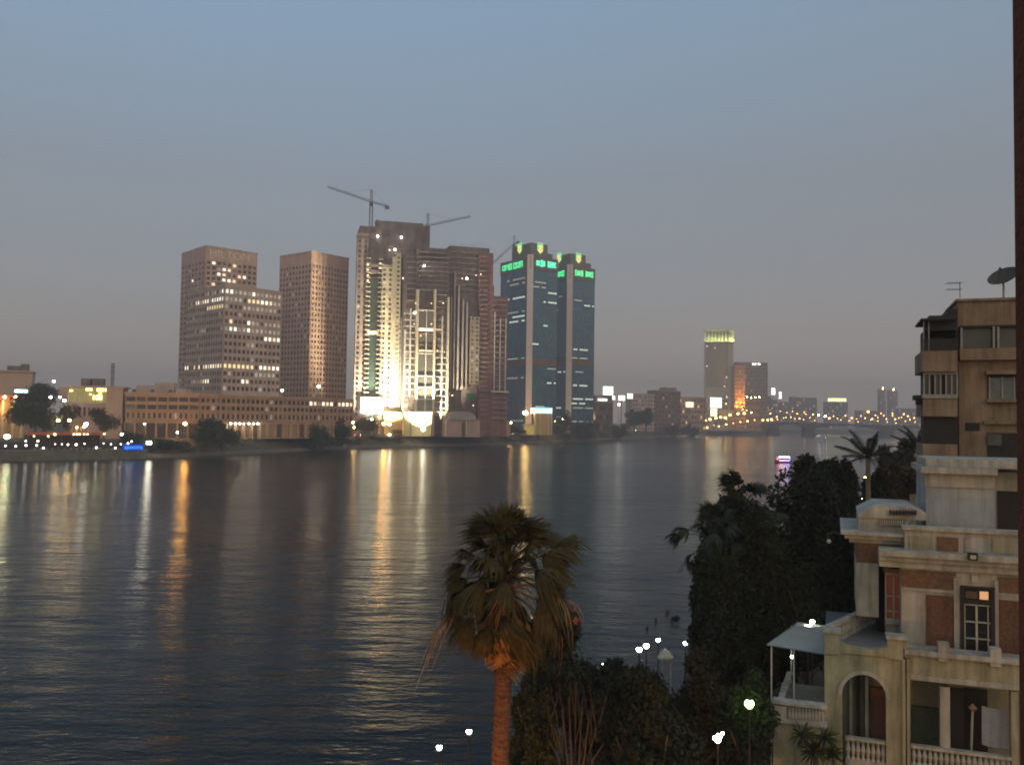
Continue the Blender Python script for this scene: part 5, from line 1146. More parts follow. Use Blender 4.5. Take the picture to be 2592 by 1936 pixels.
# ground floor behind the porch
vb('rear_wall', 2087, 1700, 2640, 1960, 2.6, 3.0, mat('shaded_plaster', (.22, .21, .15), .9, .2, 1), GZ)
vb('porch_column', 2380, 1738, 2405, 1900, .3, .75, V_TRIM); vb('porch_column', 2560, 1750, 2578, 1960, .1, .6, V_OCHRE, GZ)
vb('door', 2406, 1742, 2440, 1905, 1.2, 1.3, V_DARK); vb('door', 2440, 1745, 2500, 1915, 2.4, 2.6, V_DARK)
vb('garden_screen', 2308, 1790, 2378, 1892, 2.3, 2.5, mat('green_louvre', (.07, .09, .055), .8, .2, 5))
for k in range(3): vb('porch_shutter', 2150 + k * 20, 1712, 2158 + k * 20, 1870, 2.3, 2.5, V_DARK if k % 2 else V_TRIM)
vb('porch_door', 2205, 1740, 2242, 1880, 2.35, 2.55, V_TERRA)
def balustrade_row(x0, y0, x1, y1, b, n, dy=0):
    zt_, zb_ = fv.hit((x0 + x1) / 2, y0, b)[1], fv.hit((x0 + x1) / 2, y1, b)[1]; a0, a1 = fv.hit(x0, y0, b)[0], fv.hit(x1, y0, b)[0]; h = zt_ - zb_
    q = MB(); q.fbox(fv, a0, a1, b - .12, b + .14, zt_ - .12, zt_); q.fbox(fv, a0, a1, b - .12, b + .14, GZ, zb_); q.build('handrail', V_TRIM, villa)
    for k in range(n):
        p = fv.pt(a0 + (a1 - a0) * (k + .5) / n, b, zb_); q = MB(); q.lathe(p, [(.085, 0), (.05, h * .12), (.1, h * .4), (.05, h * .7), (.075, h - .11)], 8); q.build('baluster', V_TRIM, villa, origin=p)
balustrade_row(2140, 1868, 2242, 1922, .2, 8); balustrade_row(2306, 1898, 2560, 1945, .2, 18)
# lower garden terrace in front left
ft = Frame(fv.pt(fv.hit(2090, 1850)[0], -1.2, 0), -20)
def tb(name, x0, y0, x1, y1, b0, b1, m, zmin=None):
    q = MB(); fb(q, ft, x0, y0, x1, y1, b0, b1, zmin); q.build(name, m, villa)
tb('terrace_wall', 1957, 1832, 2092, 1960, 0, .4, V_OCHRE, GZ); tb('terrace_coping', 1950, 1826, 2094, 1834, -.12, .5, V_TRIM)
tb('terrace_post', 1955, 1786, 1990, 1828, -.05, .4, V_TRIM); tb('handrail', 1955, 1780, 2094, 1788, -.08, .45, V_TRIM)
for k in range(11):
    a, z = ft.hit(1998 + k * 8.4, 1828, .2); p = ft.pt(a, .2, z); h = .66; q = MB(); q.lathe(p, [(.07, 0), (.04, .08), (.085, .26), (.04, .48), (.06, h)], 8); q.build('baluster', V_TRIM, villa, origin=p)
a, z = ft.hit(1962, 1788, .2); q = MB(); q.obox(ft.pt(a, .2, z - .1), ft.u * .25, ft.v * 5.5 + ft.u * .2, (0, 0, .14)); q.obox(ft.pt(a, .2, GZ), ft.u * .25, ft.v * 5.5, (0, 0, z - .9 - GZ)); q.build('side_rail', V_TRIM, villa)
tb('terrace_floor', 1960, 1828, 2092, 1834, .4, 6, V_FLOOR)
# floodlight on the cornice
a, z = fv.hit(2461, 1407, MAIN - .7); r = thing('wall_floodlight', 'small black floodlight box on the villa cornice', 'floodlight', fv.pt(a, MAIN - .7, z - .2))
q = MB(); q.fbox(fv, a - .17, a + .17, MAIN - .95, MAIN - .64, z - .14, z + .14); q.build('housing', V_DARK, r)
q = MB(); q.fbox(fv, a - .1, a + .1, MAIN - .97, MAIN - .955, z - .08, z + .07); q.build('lens', mat('pale_lens', (.5, .45, .38), .3, .1, 4), r)
# white sheet on the porch
a0, a1, z0, z1 = fv.rect(2486, 1790, 2562, 1888, .75); q = MB(); n = 16
for k in range(n + 1):
    f = k / n
    for j in range(5):
        g_ = j / 4; q.v.append(tuple(fv.pt(a0 + (a1 - a0) * f, .75 + .035 * math.sin(f * 19 + g_ * 2), z1 + (z0 - z1) * g_ - .06 * math.sin(f * math.pi))))
for k in range(n):
    for j in range(4): q.f.append((k * 5 + j, k * 5 + 5 + j, k * 5 + 6 + j, k * 5 + 1 + j))
k0 = len(q.v); q.v += [(x, y + .02, z) for x, y, z in q.v]; q.f += [tuple(i + k0 for i in reversed(f)) for f in q.f[:]]
o = q.build('hanging_sheet', mat('white_cloth', (.3, .32, .35), .9, .1, 3), smooth=True); tag(o, 'large white cloth hanging in the villa porch', 'cloth')
r = thing('patio_heater', 'orange-lit slender standing lamp beside the hanging white cloth', 'lamp', fv.pt(fv.hit(2455, 1900, 1.0)[0], 1.0, 4.2))
p = Vector(r['_o']); zt_ = fv.hit(2465, 1800, 1.0)[1]; q = MB(); q.lathe(p, [(.28, 0), (.24, .25), (.12, .5), (.06, .6)], 10); q.build('base', mat('copper_base', (.4, .16, .05), .5, .2, 3), r)
q = MB(); q.tube([p + Vector((0, 0, .5)), p + Vector((.12, 0, zt_ - p.z))], .05, 6); q.build('stem', V_TRIM, r)
q = MB(); q.lathe((p.x + .12, p.y, zt_), [(.05, 0), (.18, .12), (.02, .3)], 8); q.build('head', mat('copper_head', (.35, .2, .1), .5, .2, 3), r)
# canvas canopy
pts = [(1940, 1643, 40), (2092, 1643, 38.4), (2092, 1590, 41.5), (2012, 1590, 42.2)]; P = [at(*t) for t in pts]
r = thing('canvas_canopy', 'off-white canvas canopy on thin posts beside the villa terrace', 'canopy', (P[0].x, P[0].y, GZ))
zl = (P[0].z + P[1].z) / 2; P[0].z = P[1].z = zl; zh = (P[2].z + P[3].z) / 2; P[2].z = P[3].z = zh
bk = [Vector((P[3].x + .9, P[3].y + 2.4, zl)), Vector((P[2].x + .9, P[2].y + 2.4, zl))]
q = MB(); q.add([P[0], P[1], P[2], P[3], bk[0], bk[1]], [(0, 1, 2, 3), (3, 2, 5, 4), (0, 3, 4), (1, 5, 2)])
k0 = len(q.v); q.v += [(x, y, z - .04) for x, y, z in q.v]; q.f += [tuple(i + k0 for i in reversed(f)) for f in q.f[:]]; q.build('cloth', mat('canvas', (.4, .41, .34), .9, .08, 1), r)
for p in (P[0].lerp(P[1], .1), P[0].lerp(bk[0], .8), P[0].lerp(P[1], .48)):
    q = MB(); q.tube([(p.x, p.y + .1, GZ), (p.x, p.y + .1, zl)], .035, 6); q.build('post', M_WHITE, r)

# ================================================================== APARTMENT HOUSE BEHIND
Ca = at(2420, 1000, 57); fa = Frame((Ca.x, Ca.y), -20)
r = thing('apartment_house', 'weathered brown apartment house with enclosed balconies behind the villa', 'apartment house', (Ca.x, Ca.y, GZ))
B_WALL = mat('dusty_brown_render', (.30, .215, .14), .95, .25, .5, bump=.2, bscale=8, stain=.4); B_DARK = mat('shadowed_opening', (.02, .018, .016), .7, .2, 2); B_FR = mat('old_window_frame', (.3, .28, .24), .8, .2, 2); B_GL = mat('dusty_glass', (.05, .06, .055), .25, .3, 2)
def ab(name, x0, y0, x1, y1, b0, b1, m, zmin=None):
    q = MB(); fb(q, fa, x0, y0, x1, y1, b0, b1, zmin); return q.build(name, m, r)
ab('wall', 2424, 890, 2680, 1180, 0, 6, B_WALL, GZ); ab('wall', 2424, 757, 2680, 826, .2, 6, B_WALL); ab('parapet_cap', 2420, 753, 2680, 759, 0, 6.2, B_WALL)
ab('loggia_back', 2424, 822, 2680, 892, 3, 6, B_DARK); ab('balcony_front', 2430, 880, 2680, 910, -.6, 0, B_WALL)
for x in (2431, 2513, 2524): ab('window_frame', x, 826, x + 6, 882, -.1, .1, B_FR)
ab('window_pane', 2437, 828, 2513, 880, .3, .36, B_GL); ab('window_pane', 2530, 828, 2680, 880, .3, .36, B_GL); ab('window_frame', 2431, 822, 2680, 828, -.1, .2, B_DARK)
# left bay with balconies
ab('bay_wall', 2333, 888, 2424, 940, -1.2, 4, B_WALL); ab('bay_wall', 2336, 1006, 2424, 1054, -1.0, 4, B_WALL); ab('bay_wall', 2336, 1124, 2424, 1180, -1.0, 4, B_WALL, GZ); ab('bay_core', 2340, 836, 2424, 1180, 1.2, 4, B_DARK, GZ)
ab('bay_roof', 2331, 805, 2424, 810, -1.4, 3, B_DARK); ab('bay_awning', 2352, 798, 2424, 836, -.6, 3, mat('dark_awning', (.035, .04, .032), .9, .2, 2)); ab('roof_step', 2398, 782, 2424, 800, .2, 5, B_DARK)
ab('balcony_rail', 2338, 858, 2424, 888, -1.1, -.95, B_DARK)
for x in (2337, 2350): ab('balcony_post', x, 810, x + 2.5, 888, -1.1, -1.0, B_FR)
for k in range(7): ab('window_frame', 2337 + k * 14, 942, 2341 + k * 14, 1006, -.9, -.75, B_FR)
for k in range(6): ab('window_pane', 2341 + k * 14, 950, 2351 + k * 14, 1000, -.72, -.66, B_GL if k not in (1, 3) else B_DARK)
ab('window_frame', 2336, 940, 2424, 948, -.92, -.74, B_FR); ab('window_frame', 2334, 998, 2424, 1008, -1.1, -.74, B_FR)
ab('opening', 2338, 1054, 2424, 1124, -.6, 1, B_DARK); ab('awning_bracket', 2314, 1000, 2336, 1012, -.8, .6, B_DARK); ab('awning_bracket', 2320, 1012, 2332, 1024, -.6, .4, B_DARK)
# side windows
ab('window_recess', 2500, 946, 2582, 1012, -.04, .02, B_DARK)
for x0, x1 in ((2506, 2535), (2539, 2566)): ab('window_pane', x0, 956, x1, 1010, -.12, -.06, mat('curtained_glass', (.12, .14, .13), .4, .3, 2))
for x in (2503, 2535, 2566): ab('window_frame', x, 954, x + 4, 1012, -.18, -.1, B_FR)
ab('window_hood', 2496, 938, 2586, 947, -.6, .05, B_WALL); ab('window_sill', 2498, 1010, 2586, 1018, -.4, .05, B_WALL)
ab('opening', 2500, 1096, 2680, 1170, -.08, .02, B_DARK); ab('window_frame', 2500, 1098, 2536, 1128, -.2, -.1, B_GL); ab('ledge', 2490, 1066, 2680, 1074, -.3, .02, B_WALL); ab('opening', 2444, 1070, 2480, 1090, -.05, .02, B_DARK)
for x in (2420, 2425): ab('drain_pipe', x, 830, x + 2.5, 1170, -.3, -.1, B_DARK)
# satellite dish
p = at(2540, 712, 58.5); base = Vector((p.x, p.y, fa.hit(2540, 757, 2)[1])); r = thing('satellite_dish', 'big dark satellite dish on the roof of the brown apartment house', 'satellite dish', base)
q = MB(); ax = Vector((-.55, -.35, .76)).normalized(); s_ = ax.cross(Vector((0, 0, 1))).normalized(); t_ = s_.cross(ax); c = p + Vector((.1, 0, .1)); R_ = .98
for i in range(7):
    rad = R_ * i / 6
    for j in range(24): w_ = 2 * math.pi * j / 24; q.v.append(tuple(c + s_ * rad * math.cos(w_) + t_ * rad * math.sin(w_) + ax * (.36 * (rad / R_) ** 2)))
for i in range(6):
    for j in range(24): q.f.append((i * 24 + j, i * 24 + (j + 1) % 24, i * 24 + 24 + (j + 1) % 24, i * 24 + 24 + j))
k0 = len(q.v); q.v += [tuple(Vector(v) - ax * .04) for v in q.v]; q.f += [tuple(i + k0 for i in reversed(f)) for f in q.f[:]]
q.build('reflector', mat('dish_grey', (.07, .065, .05), .7, .2, 2), r, smooth=True)
q = MB(); q.tube([base, (base.x, base.y, c.z - .1)], .07, 8); q.build('mast', B_FR, r)
q = MB(); f_ = c + ax * .9
for w_ in (0.5, 2.6, 4.7): q.tube([c + (s_ * math.cos(w_) + t_ * math.sin(w_)) * R_ * .95 + ax * .33, f_], .02, 4)
q.sphere(f_, .09, 8, 5); q.build('feed', M_DKMETAL, r)
# tv aerial
p = at(2430, 755, 58); t = at(2430, 714, 58); r = thing('television_aerial', 'thin rooftop television aerial left of the satellite dish', 'aerial', p)
q = MB(); q.tube([p, (p.x, p.y, t.z)], .025, 5)
for dz, l in ((0, .45), (-.42, .35)):
    q.tube([(p.x - .9, p.y, t.z - .1 + dz), (p.x + .15, p.y, t.z - .04 + dz)], .018, 4)
    for k in range(5): x = p.x - .8 + k * .2; q.tube([(x, p.y - l, t.z - .08 + dz), (x, p.y + l, t.z - .08 + dz)], .01, 4)
q.build('aerial', M_DKMETAL, r)
# wall of the camera's own house at the right edge
X = 2.2 * (2574 - CX) / F
r = thing('house_wall', 'dark red-brown wall edge of the viewer\'s own house at the right border', 'wall', (X + .3, 1.6, GZ))
q = MB(); q.box(X, X + .6, 1.0, 2.2, GZ, 34); q.build('wall', mat('red_brown_render', (.13, .042, .02), .9, .25, 1.5, bump=.3, bscale=30), r)
# ================================================================== PALMS AND GARDEN TREES
M_FAN = mat('fan_palm_leaf', (.062, .048, .019), .9, .4, 3, spec=.15)
M_DEAD = mat('dead_palm_leaf', (.30, .15, .055), .9, .35, 4)
M_PALMTRUNK = mat('palm_trunk', (.14, .07, .042), .95, .5, 3, bump=.9, bscale=9, stretch=(1, 1, 5))
def fan_frond(seed, petiole, blade, droop, segs=30, spread=2.7, fold=0.0, width=.032):
    """grows along +x from the origin, z up: stalk, then a fan of narrow drooping strips"""
    g = random.Random(seed); q = MB(); e = Vector((petiole, 0, -droop * .12 * petiole))
    q.tube([(0, 0, 0), (petiole * .5, 0, .06 * petiole), e], [.028, .02, .014], 5)
    for k in range(segs):
        w_ = spread * (k / (segs - 1) - .5); L = blade * (1 - .28 * abs(w_) / (spread / 2)) * g.uniform(.86, 1.08)
        d = Vector((math.cos(w_), math.sin(w_), -abs(math.sin(w_)) * fold)); s = Vector((-math.sin(w_), math.cos(w_), .25)) ; n = 5; k0 = len(q.v); tip = g.uniform(.3, 1.5) * (1 if g.random() < .6 else .2)
        for i in range(n + 1):
            f = i / n; p = e + d * (L * f * (1 - .18 * f)) + Vector((g.uniform(-.02, .02), g.uniform(-.03, .03), -droop * L * (f ** 2.2) * g.uniform(.8, 1.25) - tip * L * max(0, f - .6))); wd = width * (1.15 * math.sin(math.pi * (f * .85 + .12)) + .1) * (1 if f < .99 else .1)
            q.v.append(tuple(p + s * wd)); q.v.append(tuple(p - s * wd))
        for i in range(n): q.f.append((k0 + 2 * i, k0 + 2 * i + 1, k0 + 2 * i + 3, k0 + 2 * i + 2))
    return q
def orient(yaw, el, twist=0.0):
    return Matrix.Rotation(yaw, 3, 'Z') @ Matrix.Rotation(-el, 3, 'Y') @ Matrix.Rotation(twist, 3, 'X')
def frond_obj(name, me, parent, loc, yaw, el, s=1.0, twist=0.0):
    ob = bpy.data.objects.new(name, me); col.objects.link(ob); ob.parent = parent
    ob.matrix_local = Matrix.Translation(Vector(loc) - Vector(parent['_o'])) @ (orient(yaw, el, twist) * s).to_4x4(); ob['_o'] = tuple(loc); return ob
def fan_palm(label, base, heart_z, s, ng, nd, seed, trunk_r=.26, mg=M_FAN, md=M_DEAD, lean=(0, 0)):
    g = random.Random(seed); base = Vector(base); r = thing('fan_palm', label, 'palm tree', base)
    top = Vector((base.x + lean[0], base.y + lean[1], heart_z)); q = MB(); n = 26; pts = []; rad = []
    for i in range(n + 1):
        f = i / n; pts.append(base.lerp(top, f)); rad.append(trunk_r * (1.18 - .22 * f) * (1 + .035 * (-1) ** i))
    q.tube(pts, rad, 14); q.build('trunk', M_PALMTRUNK, r)
    def var(nm, lst, m):
        out = []
        for q in lst:
            me = q.mesh(nm); me.materials.append(m); out.append(me)
        return out
    up = var('frond', [fan_frond(seed + k, 1.0, 1.0, .12 + .1 * k, spread=2.5, fold=.1 * k) for k in range(3)], mg)
    out = var('frond', [fan_frond(seed + 8 + k, 1.45, .95, .25 + .16 * k, fold=.25 + .15 * k) for k in range(4)], mg)
    low = var('frond', [fan_frond(seed + 14 + k, 1.3, 1.0, .45 + .2 * k, segs=22, spread=1.7, fold=.3) for k in range(2)], mg)
    dead = var('dead_frond', [fan_frond(seed + 20 + k, 1.0, .95, .2 + .2 * k, segs=18, spread=.8 + .3 * k, fold=.2, width=.04) for k in range(3)], md)
    thr = var('dead_frond', [fan_frond(seed + 30 + k, 1.7, 1.25, .9 + .4 * k, segs=5, spread=.5, fold=.1, width=.016) for k in range(2)], md)
    n1, n2 = int(ng * .3), int(ng * .4)
    for k in range(n1): frond_obj('frond', up[k % 3], r, top + Vector((0, 0, .3 * s)), k * 2.39996 + g.uniform(-.4, .4), R(g.uniform(42, 84)), s * g.uniform(.8, 1.15), g.uniform(-.6, .6))
    for k in range(n2): frond_obj('frond', out[k % 4], r, top + Vector((0, 0, .1 * s)), k * 2.39996 + g.uniform(-.5, .5), R(g.uniform(-8, 38)), s * g.uniform(.75, 1.12), g.uniform(-.6, .6))
    for k in range(ng - n1 - n2): frond_obj('frond', low[k % 2], r, top + Vector((0, 0, -.25 * s)), k * 2.39996 + g.uniform(-.5, .5), R(g.uniform(-58, -12)), s * g.uniform(.7, 1.0), g.uniform(-.7, .7))
    for k in range(nd):
        f = (k + .5) / nd; yaw = k * 2.39996 + g.uniform(-.4, .4); el = R(-50 - 34 * f) + g.uniform(-.15, .15)
        frond_obj('dead_frond', dead[k % 3], r, top + Vector((math.cos(yaw) * trunk_r * .7, math.sin(yaw) * trunk_r * .7, (-.25 - .62 * f) * s)), yaw, el, s * g.uniform(.6, .95), g.uniform(-.7, .7))
    for k in range(nd // 6): frond_obj('dead_frond', thr[k % 2], r, top + Vector((0, 0, -.1 * s)), g.uniform(0, 6.28), R(g.uniform(-55, 5)), s * g.uniform(.7, 1.0), g.uniform(-.6, .6))
    q = MB()                                             # old leaf bases up the trunk
    for k in range(int((heart_z - base.z) * 44)):
        f = g.random(); w_ = g.uniform(0, 6.28); c = base.lerp(top, f); rr_ = trunk_r * (1.16 - .2 * f); d = Vector((math.cos(w_), math.sin(w_), 0)); t_ = Vector((-d.y, d.x, 0)); h = g.uniform(.06, .14)
        q.add([c + d * rr_ * .96 - t_ * .05, c + d * rr_ * .96 + t_ * .05, c + d * (rr_ + g.uniform(.02, .06)) + t_ * .03 + Vector((0, 0, h)), c + d * (rr_ + .03) - t_ * .03 + Vector((0, 0, h)), c + d * rr_ * .95 + Vector((0, 0, h * 1.2))], [(0, 1, 2, 3), (3, 2, 4), (1, 4, 2), (0, 3, 4)])
    tag(q.build('leaf_bases', M_PALMTRUNK, r), kind='stuff')
    return r
PD = 28.0
hp = at(1282, 1474, PD); bp0 = at(1262, 1936, PD)
fan_palm('tall fan palm with orange-lit trunk and brown skirt in the middle foreground', (bp0.x - .05, PD, GZ), hp.z, 1.16, 84, 58, 100, .25, lean=(hp.x - bp0.x + .05, 0))
# hanging threads on the main palm handled by long dead fronds
M_FAN2 = mat('dark_fan_palm_leaf', (.02, .028, .013), .7, .35, 3); M_DEAD2 = mat('dull_dead_leaf', (.055, .032, .02), .9, .35, 4)
def gp(px, D, z=GZ): p = at(px, 1400, D); return (p.x, D, z)
def zat(px, py, D): return at(px, py, D).z
fan_palm('dark fan palm with reddish skirt at the left edge of the grove', gp(1800, 47), zat(1790, 1370, 47), 1.05, 30, 34, 140, .3, M_FAN2, M_DEAD2)
fan_palm('dark fan palm crown rising at the top left of the grove', gp(1880, 52), zat(1890, 1300, 52), 1.25, 34, 12, 160, .3, M_FAN2, M_DEAD2)
# feather palm
def feather_frond(seed, L, droop):
    g = random.Random(seed); q = MB(); n = 12; sp = []
    for i in range(n + 1):
        f = i / n; sp.append(Vector((L * f * (1 - .12 * f), 0, L * (.30 * f - droop * f * f))))
    q.tube(sp, [.05 * (1 - .85 * i / n) for i in range(n + 1)], 5)
    for k in range(46):
        f = .12 + .86 * k / 45; i = min(n - 1, int(f * n)); p = sp[i].lerp(sp[i + 1], f * n - i); l = .75 * math.sin(math.pi * (.12 + .8 * f)) * L / 3.2
        for s in (-1, 1):
            d = Vector((.55, s * .8, -.32 + g.uniform(-.12, .12))).normalized(); e = p + d * l; m = p + d * l * .5 + Vector((.035, 0, .03)); k0 = len(q.v)
            q.v += [tuple(p), tuple(m + Vector((.03, 0, .02))), tuple(e), tuple(m - Vector((.03, 0, .0)))]; q.f.append((k0, k0 + 1, k0 + 2, k0 + 3))
    return q
def feather_palm(label, base, heart_z, L, n, seed, tr=.22):
    g = random.Random(seed); base = Vector(base); r = thing('date_palm', label, 'palm tree', base); top = Vector((base.x, base.y, heart_z))
    q = MB(); q.tube([base.lerp(top, i / 16) for i in range(17)], [tr * (1.15 - .2 * i / 16) * (1 + .04 * (-1) ** i) for i in range(17)], 12); q.build('trunk', mat('pale_palm_trunk', (.26, .2, .12), .95, .4, 3, bump=.8, bscale=9, stretch=(1, 1, 5)), r)
    ms = []
    for k in range(3): me = feather_frond(seed + k, L, .28 + .17 * k).mesh('frond'); me.materials.append(M_FAN2); ms.append(me)
    for k in range(n):
        f = (k + .5) / n; frond_obj('frond', ms[k % 3], r, top, k * 2.39996 + g.uniform(-.2, .2), R(72 - 95 * f), g.uniform(.85, 1.1), g.uniform(-.3, .3))
feather_palm('date palm with open star-shaped crown against the river, behind the villa roof', gp(2198, 82), zat(2196, 1160, 82), 3.3, 17, 200)
feather_palm('date palm partly hidden behind the white penthouse', gp(2330, 78), zat(2318, 1140, 78), 3.0, 20, 220)
# dense grove
M_LEAF1 = mat('grove_leaf', (.02, .026, .010), .95, .4, 1.2); M_LEAF2 = mat('grove_leaf_olive', (.024, .026, .011), .95, .4, 1.2); M_LEAF3 = mat('grove_leaf_deep', (.015, .022, .010), .95, .4, 1.2)
def near_tree(x0, y0, x1, y1, D, label, m, n, size, seed, clumps=11):
    p = at((x0 + x1) / 2, 1500, D); rx = (x1 - x0) / 2 / F * D; broad_tree('tree', label, (p.x, D, GZ), zat((x0 + x1) / 2, y0, D), rx, rx * .8, m, n, size, seed, 'tree', 'trees of the villa gardens', clumps, trunk_r=.14, crown_base=max(GZ + .3, zat((x0 + x1) / 2, y1, D)))
near_tree(1770, 1262, 1960, 1800, 50, 'dark broad tree below the fan palm crown at the left of the grove', M_LEAF1, 15300, 0.187, 301)
near_tree(1890, 1195, 2170, 1790, 54, 'largest dark tree filling the middle of the grove beside the villa', M_LEAF3, 22100, 0.187, 302)
near_tree(1990, 1158, 2150, 1330, 66, 'tree whose crown rises highest over the river in the grove', M_LEAF1, 11900, 0.202, 303)
near_tree(2100, 1165, 2190, 1330, 74, 'loose tree left of the date palm trunk', M_LEAF2, 7650, 0.216, 304)
near_tree(2040, 1340, 2195, 1790, 46, 'dark tree close against the left villa pier', M_LEAF3, 13600, 0.158, 305)
near_tree(2215, 1110, 2345, 1300, 88, 'brownish tall tree between date palm and apartment house', mat('brown_grove_leaf', (.06, .045, .022), .8, .4, 1), 11900, 0.216, 306)
near_tree(2180, 1180, 2250, 1300, 84, 'small bushy tree right of the date palm trunk', M_LEAF3, 5100, 0.216, 307)
near_tree(1752, 1430, 1900, 1790, 46, 'dark tree masking the trunk foot of the left grove palm', M_LEAF3, 15300, 0.144, 320)
near_tree(1860, 1360, 2030, 1790, 48, 'dark tree under the largest grove tree, left part', M_LEAF1, 17000, 0.144, 321)
near_tree(1960, 1400, 2110, 1700, 46, 'dark tree just behind the canvas canopy', M_LEAF3, 15300, 0.144, 322)
near_tree(1750, 1325, 1865, 1800, 53, 'dark leafy tree between the two grove palms', M_LEAF3, 10200, 0.158, 323)
near_tree(1736, 1390, 1880, 1800, 44, 'dark leafy tree at the extreme left of the grove, before the palm', M_LEAF3, 12000, .14, 326)
near_tree(1808, 1262, 1985, 1800, 46, 'dark leafy tree merging with the upper grove palm', M_LEAF1, 13000, .15, 327)
near_tree(1430, 1700, 1580, 1990, 40, 'low dark tree behind the bare shrub', M_LEAF3, 11900, 0.122, 324)
near_tree(1290, 1720, 1400, 1990, 34, 'dark leafy bush tight behind the palm trunk', M_LEAF1, 8500, 0.108, 325)
near_tree(1440, 1665, 1610, 1900, 43, 'dark bushy tree before the tiny white light', M_LEAF3, 11000, .14, 328)
near_tree(1570, 1690, 1740, 1900, 44, 'dark bushy tree at the foot of the small gazebo', M_LEAF1, 11000, .14, 329)
near_tree(1500, 1680, 1700, 1990, 36, 'low dark garden tree under the row of globe lamps', M_LEAF1, 13600, 0.122, 308)
near_tree(1660, 1640, 1900, 1990, 38, 'broad dark garden tree between globe lamps and canopy', M_LEAF2, 18700, 0.122, 309)
near_tree(1820, 1700, 1975, 1990, 34, 'dark garden tree beside the villa terrace, around the green lamp', M_LEAF3, 11900, 0.108, 310)
near_tree(1300, 1640, 1500, 1850, 38, 'dark leafy tree right behind the tall fan palm', M_LEAF2, 13600, 0.122, 311)
near_tree(1368, 1535, 1492, 1760, 40, 'thin tree with red blossoms right of the fan palm skirt', M_LEAF2, 3400, 0.108, 312, 5)
near_tree(1560, 1810, 1790, 2040, 29, 'dark shrubby tree at the bottom edge below the globe lamps', M_LEAF3, 13600, 0.101, 313)
near_tree(1310, 1800, 1420, 2040, 29, 'small dark tree right of the fan palm trunk at the bottom edge', M_LEAF1, 6800, 0.094, 314)
cl = [tuple(at(x, y, 39.2)) + (s, s, s) for x, y, s in ((1453, 1543, .12), (1458, 1570, .12), (1400, 1604, .09), (1402, 1576, .05))]
tag(leaf_cloud(cl, 70, .06, 316, thin=.8).build('red_blossom', mat('red_petal', (.38, .10, .06), .8, .2, 5)), 'few red blossoms beside the palm skirt', 'blossom', kind='stuff')
cl = []; g = random.Random(77)
for k in range(150):
    px, D = g.uniform(1290, 2000), g.uniform(24, 44); p = at(px, 1900, D); cl.append((p.x, D, GZ + .5, g.uniform(.5, 1.2), g.uniform(.5, 1.2), g.uniform(.4, 1.0)))
for k in range(60):
    px, D = g.uniform(1850, 2350), g.uniform(60, 100); p = at(px, 1900, D); cl.append((p.x, D, GZ + 1.2, 2.2, 2.2, 1.8))
tag(leaf_cloud(cl, 16000, .14, 317).build('undergrowth', M_LEAF1), 'dense dark undergrowth of the villa gardens', 'undergrowth', kind='stuff')
# bare many-stemmed shrub
base = Vector(gp(1462, 27)); base.z = zat(1462, 1960, 27) - 1.2; base.z = max(base.z, GZ); r = thing('bare_shrub', 'bare many-stemmed shrub lit dull orange right of the palm trunk', 'shrub', (base.x, base.y, GZ))
M_TWIG = mat('bare_twig', (.05, .036, .027), .9, .25, 3); zt_ = zat(1462, 1730, 27); g = random.Random(8)
for k in range(9):
    q = MB(); f = (k - 4) / 4; h = zt_ - GZ; x = base.x + f * .85; rise = 1 - .22 * abs(f)
    q.tube([(base.x + f * .06, base.y, GZ), (base.x + f * .1, base.y, GZ + h * .45), (base.x + f * .5, base.y + g.uniform(-.2, .2), GZ + h * .72), (x, base.y + g.uniform(-.4, .4), GZ + h * rise)], [.06, .05, .03, .012], 6)
    for j in range(3):
        z = GZ + h * (.7 + .08 * j); px_ = base.x + f * (.5 + .12 * j); q.tube([(px_, base.y, z), (px_ + g.uniform(-.3, .3), base.y + g.uniform(-.2, .2), z + h * .14)], [.015, .006], 5)
    q.build('stem', M_TWIG, r)
# spiky terrace plant
c = ft.pt(ft.hit(2065, 1880, -1.2)[0], -1.2, 0); zc = zat(2065, 1880, c.y); r = thing('spiky_plant', 'spiky dark green plant before the villa terrace balustrade', 'plant', (c.x, c.y, GZ))
q = MB(); q.tube([(c.x, c.y, GZ), (c.x, c.y, zc)], [.12, .09], 8); q.build('stem', M_TRUNK, r); g = random.Random(6)
for j, (dx, dz, s) in enumerate(((-.55, .3, .9), (.35, .2, .9), (-.1, -.3, 1.0), (.6, -.4, .8))):
    q = MB()
    for k in range(110):
        d = Vector((g.gauss(0, 1), g.gauss(0, 1), g.gauss(.25, .9))).normalized(); s_ = d.cross(Vector((.3, .2, 1))).normalized() * .022; p = Vector((c.x + dx, c.y, zc + dz)); L = s * g.uniform(.5, .85); e = p + d * L + Vector((0, 0, -.15 * L))
        k0 = len(q.v); q.v += [tuple(p - s_), tuple(p + s_), tuple(p + d * L * .6 + s_ * .8), tuple(e), tuple(p + d * L * .6 - s_ * .8)]; q.f.append((k0, k0 + 1, k0 + 2, k0 + 3, k0 + 4))
    q.build('leaf_rosette', mat('spiky_leaf', (.025, .05, .022), .6, .3, 4), r)

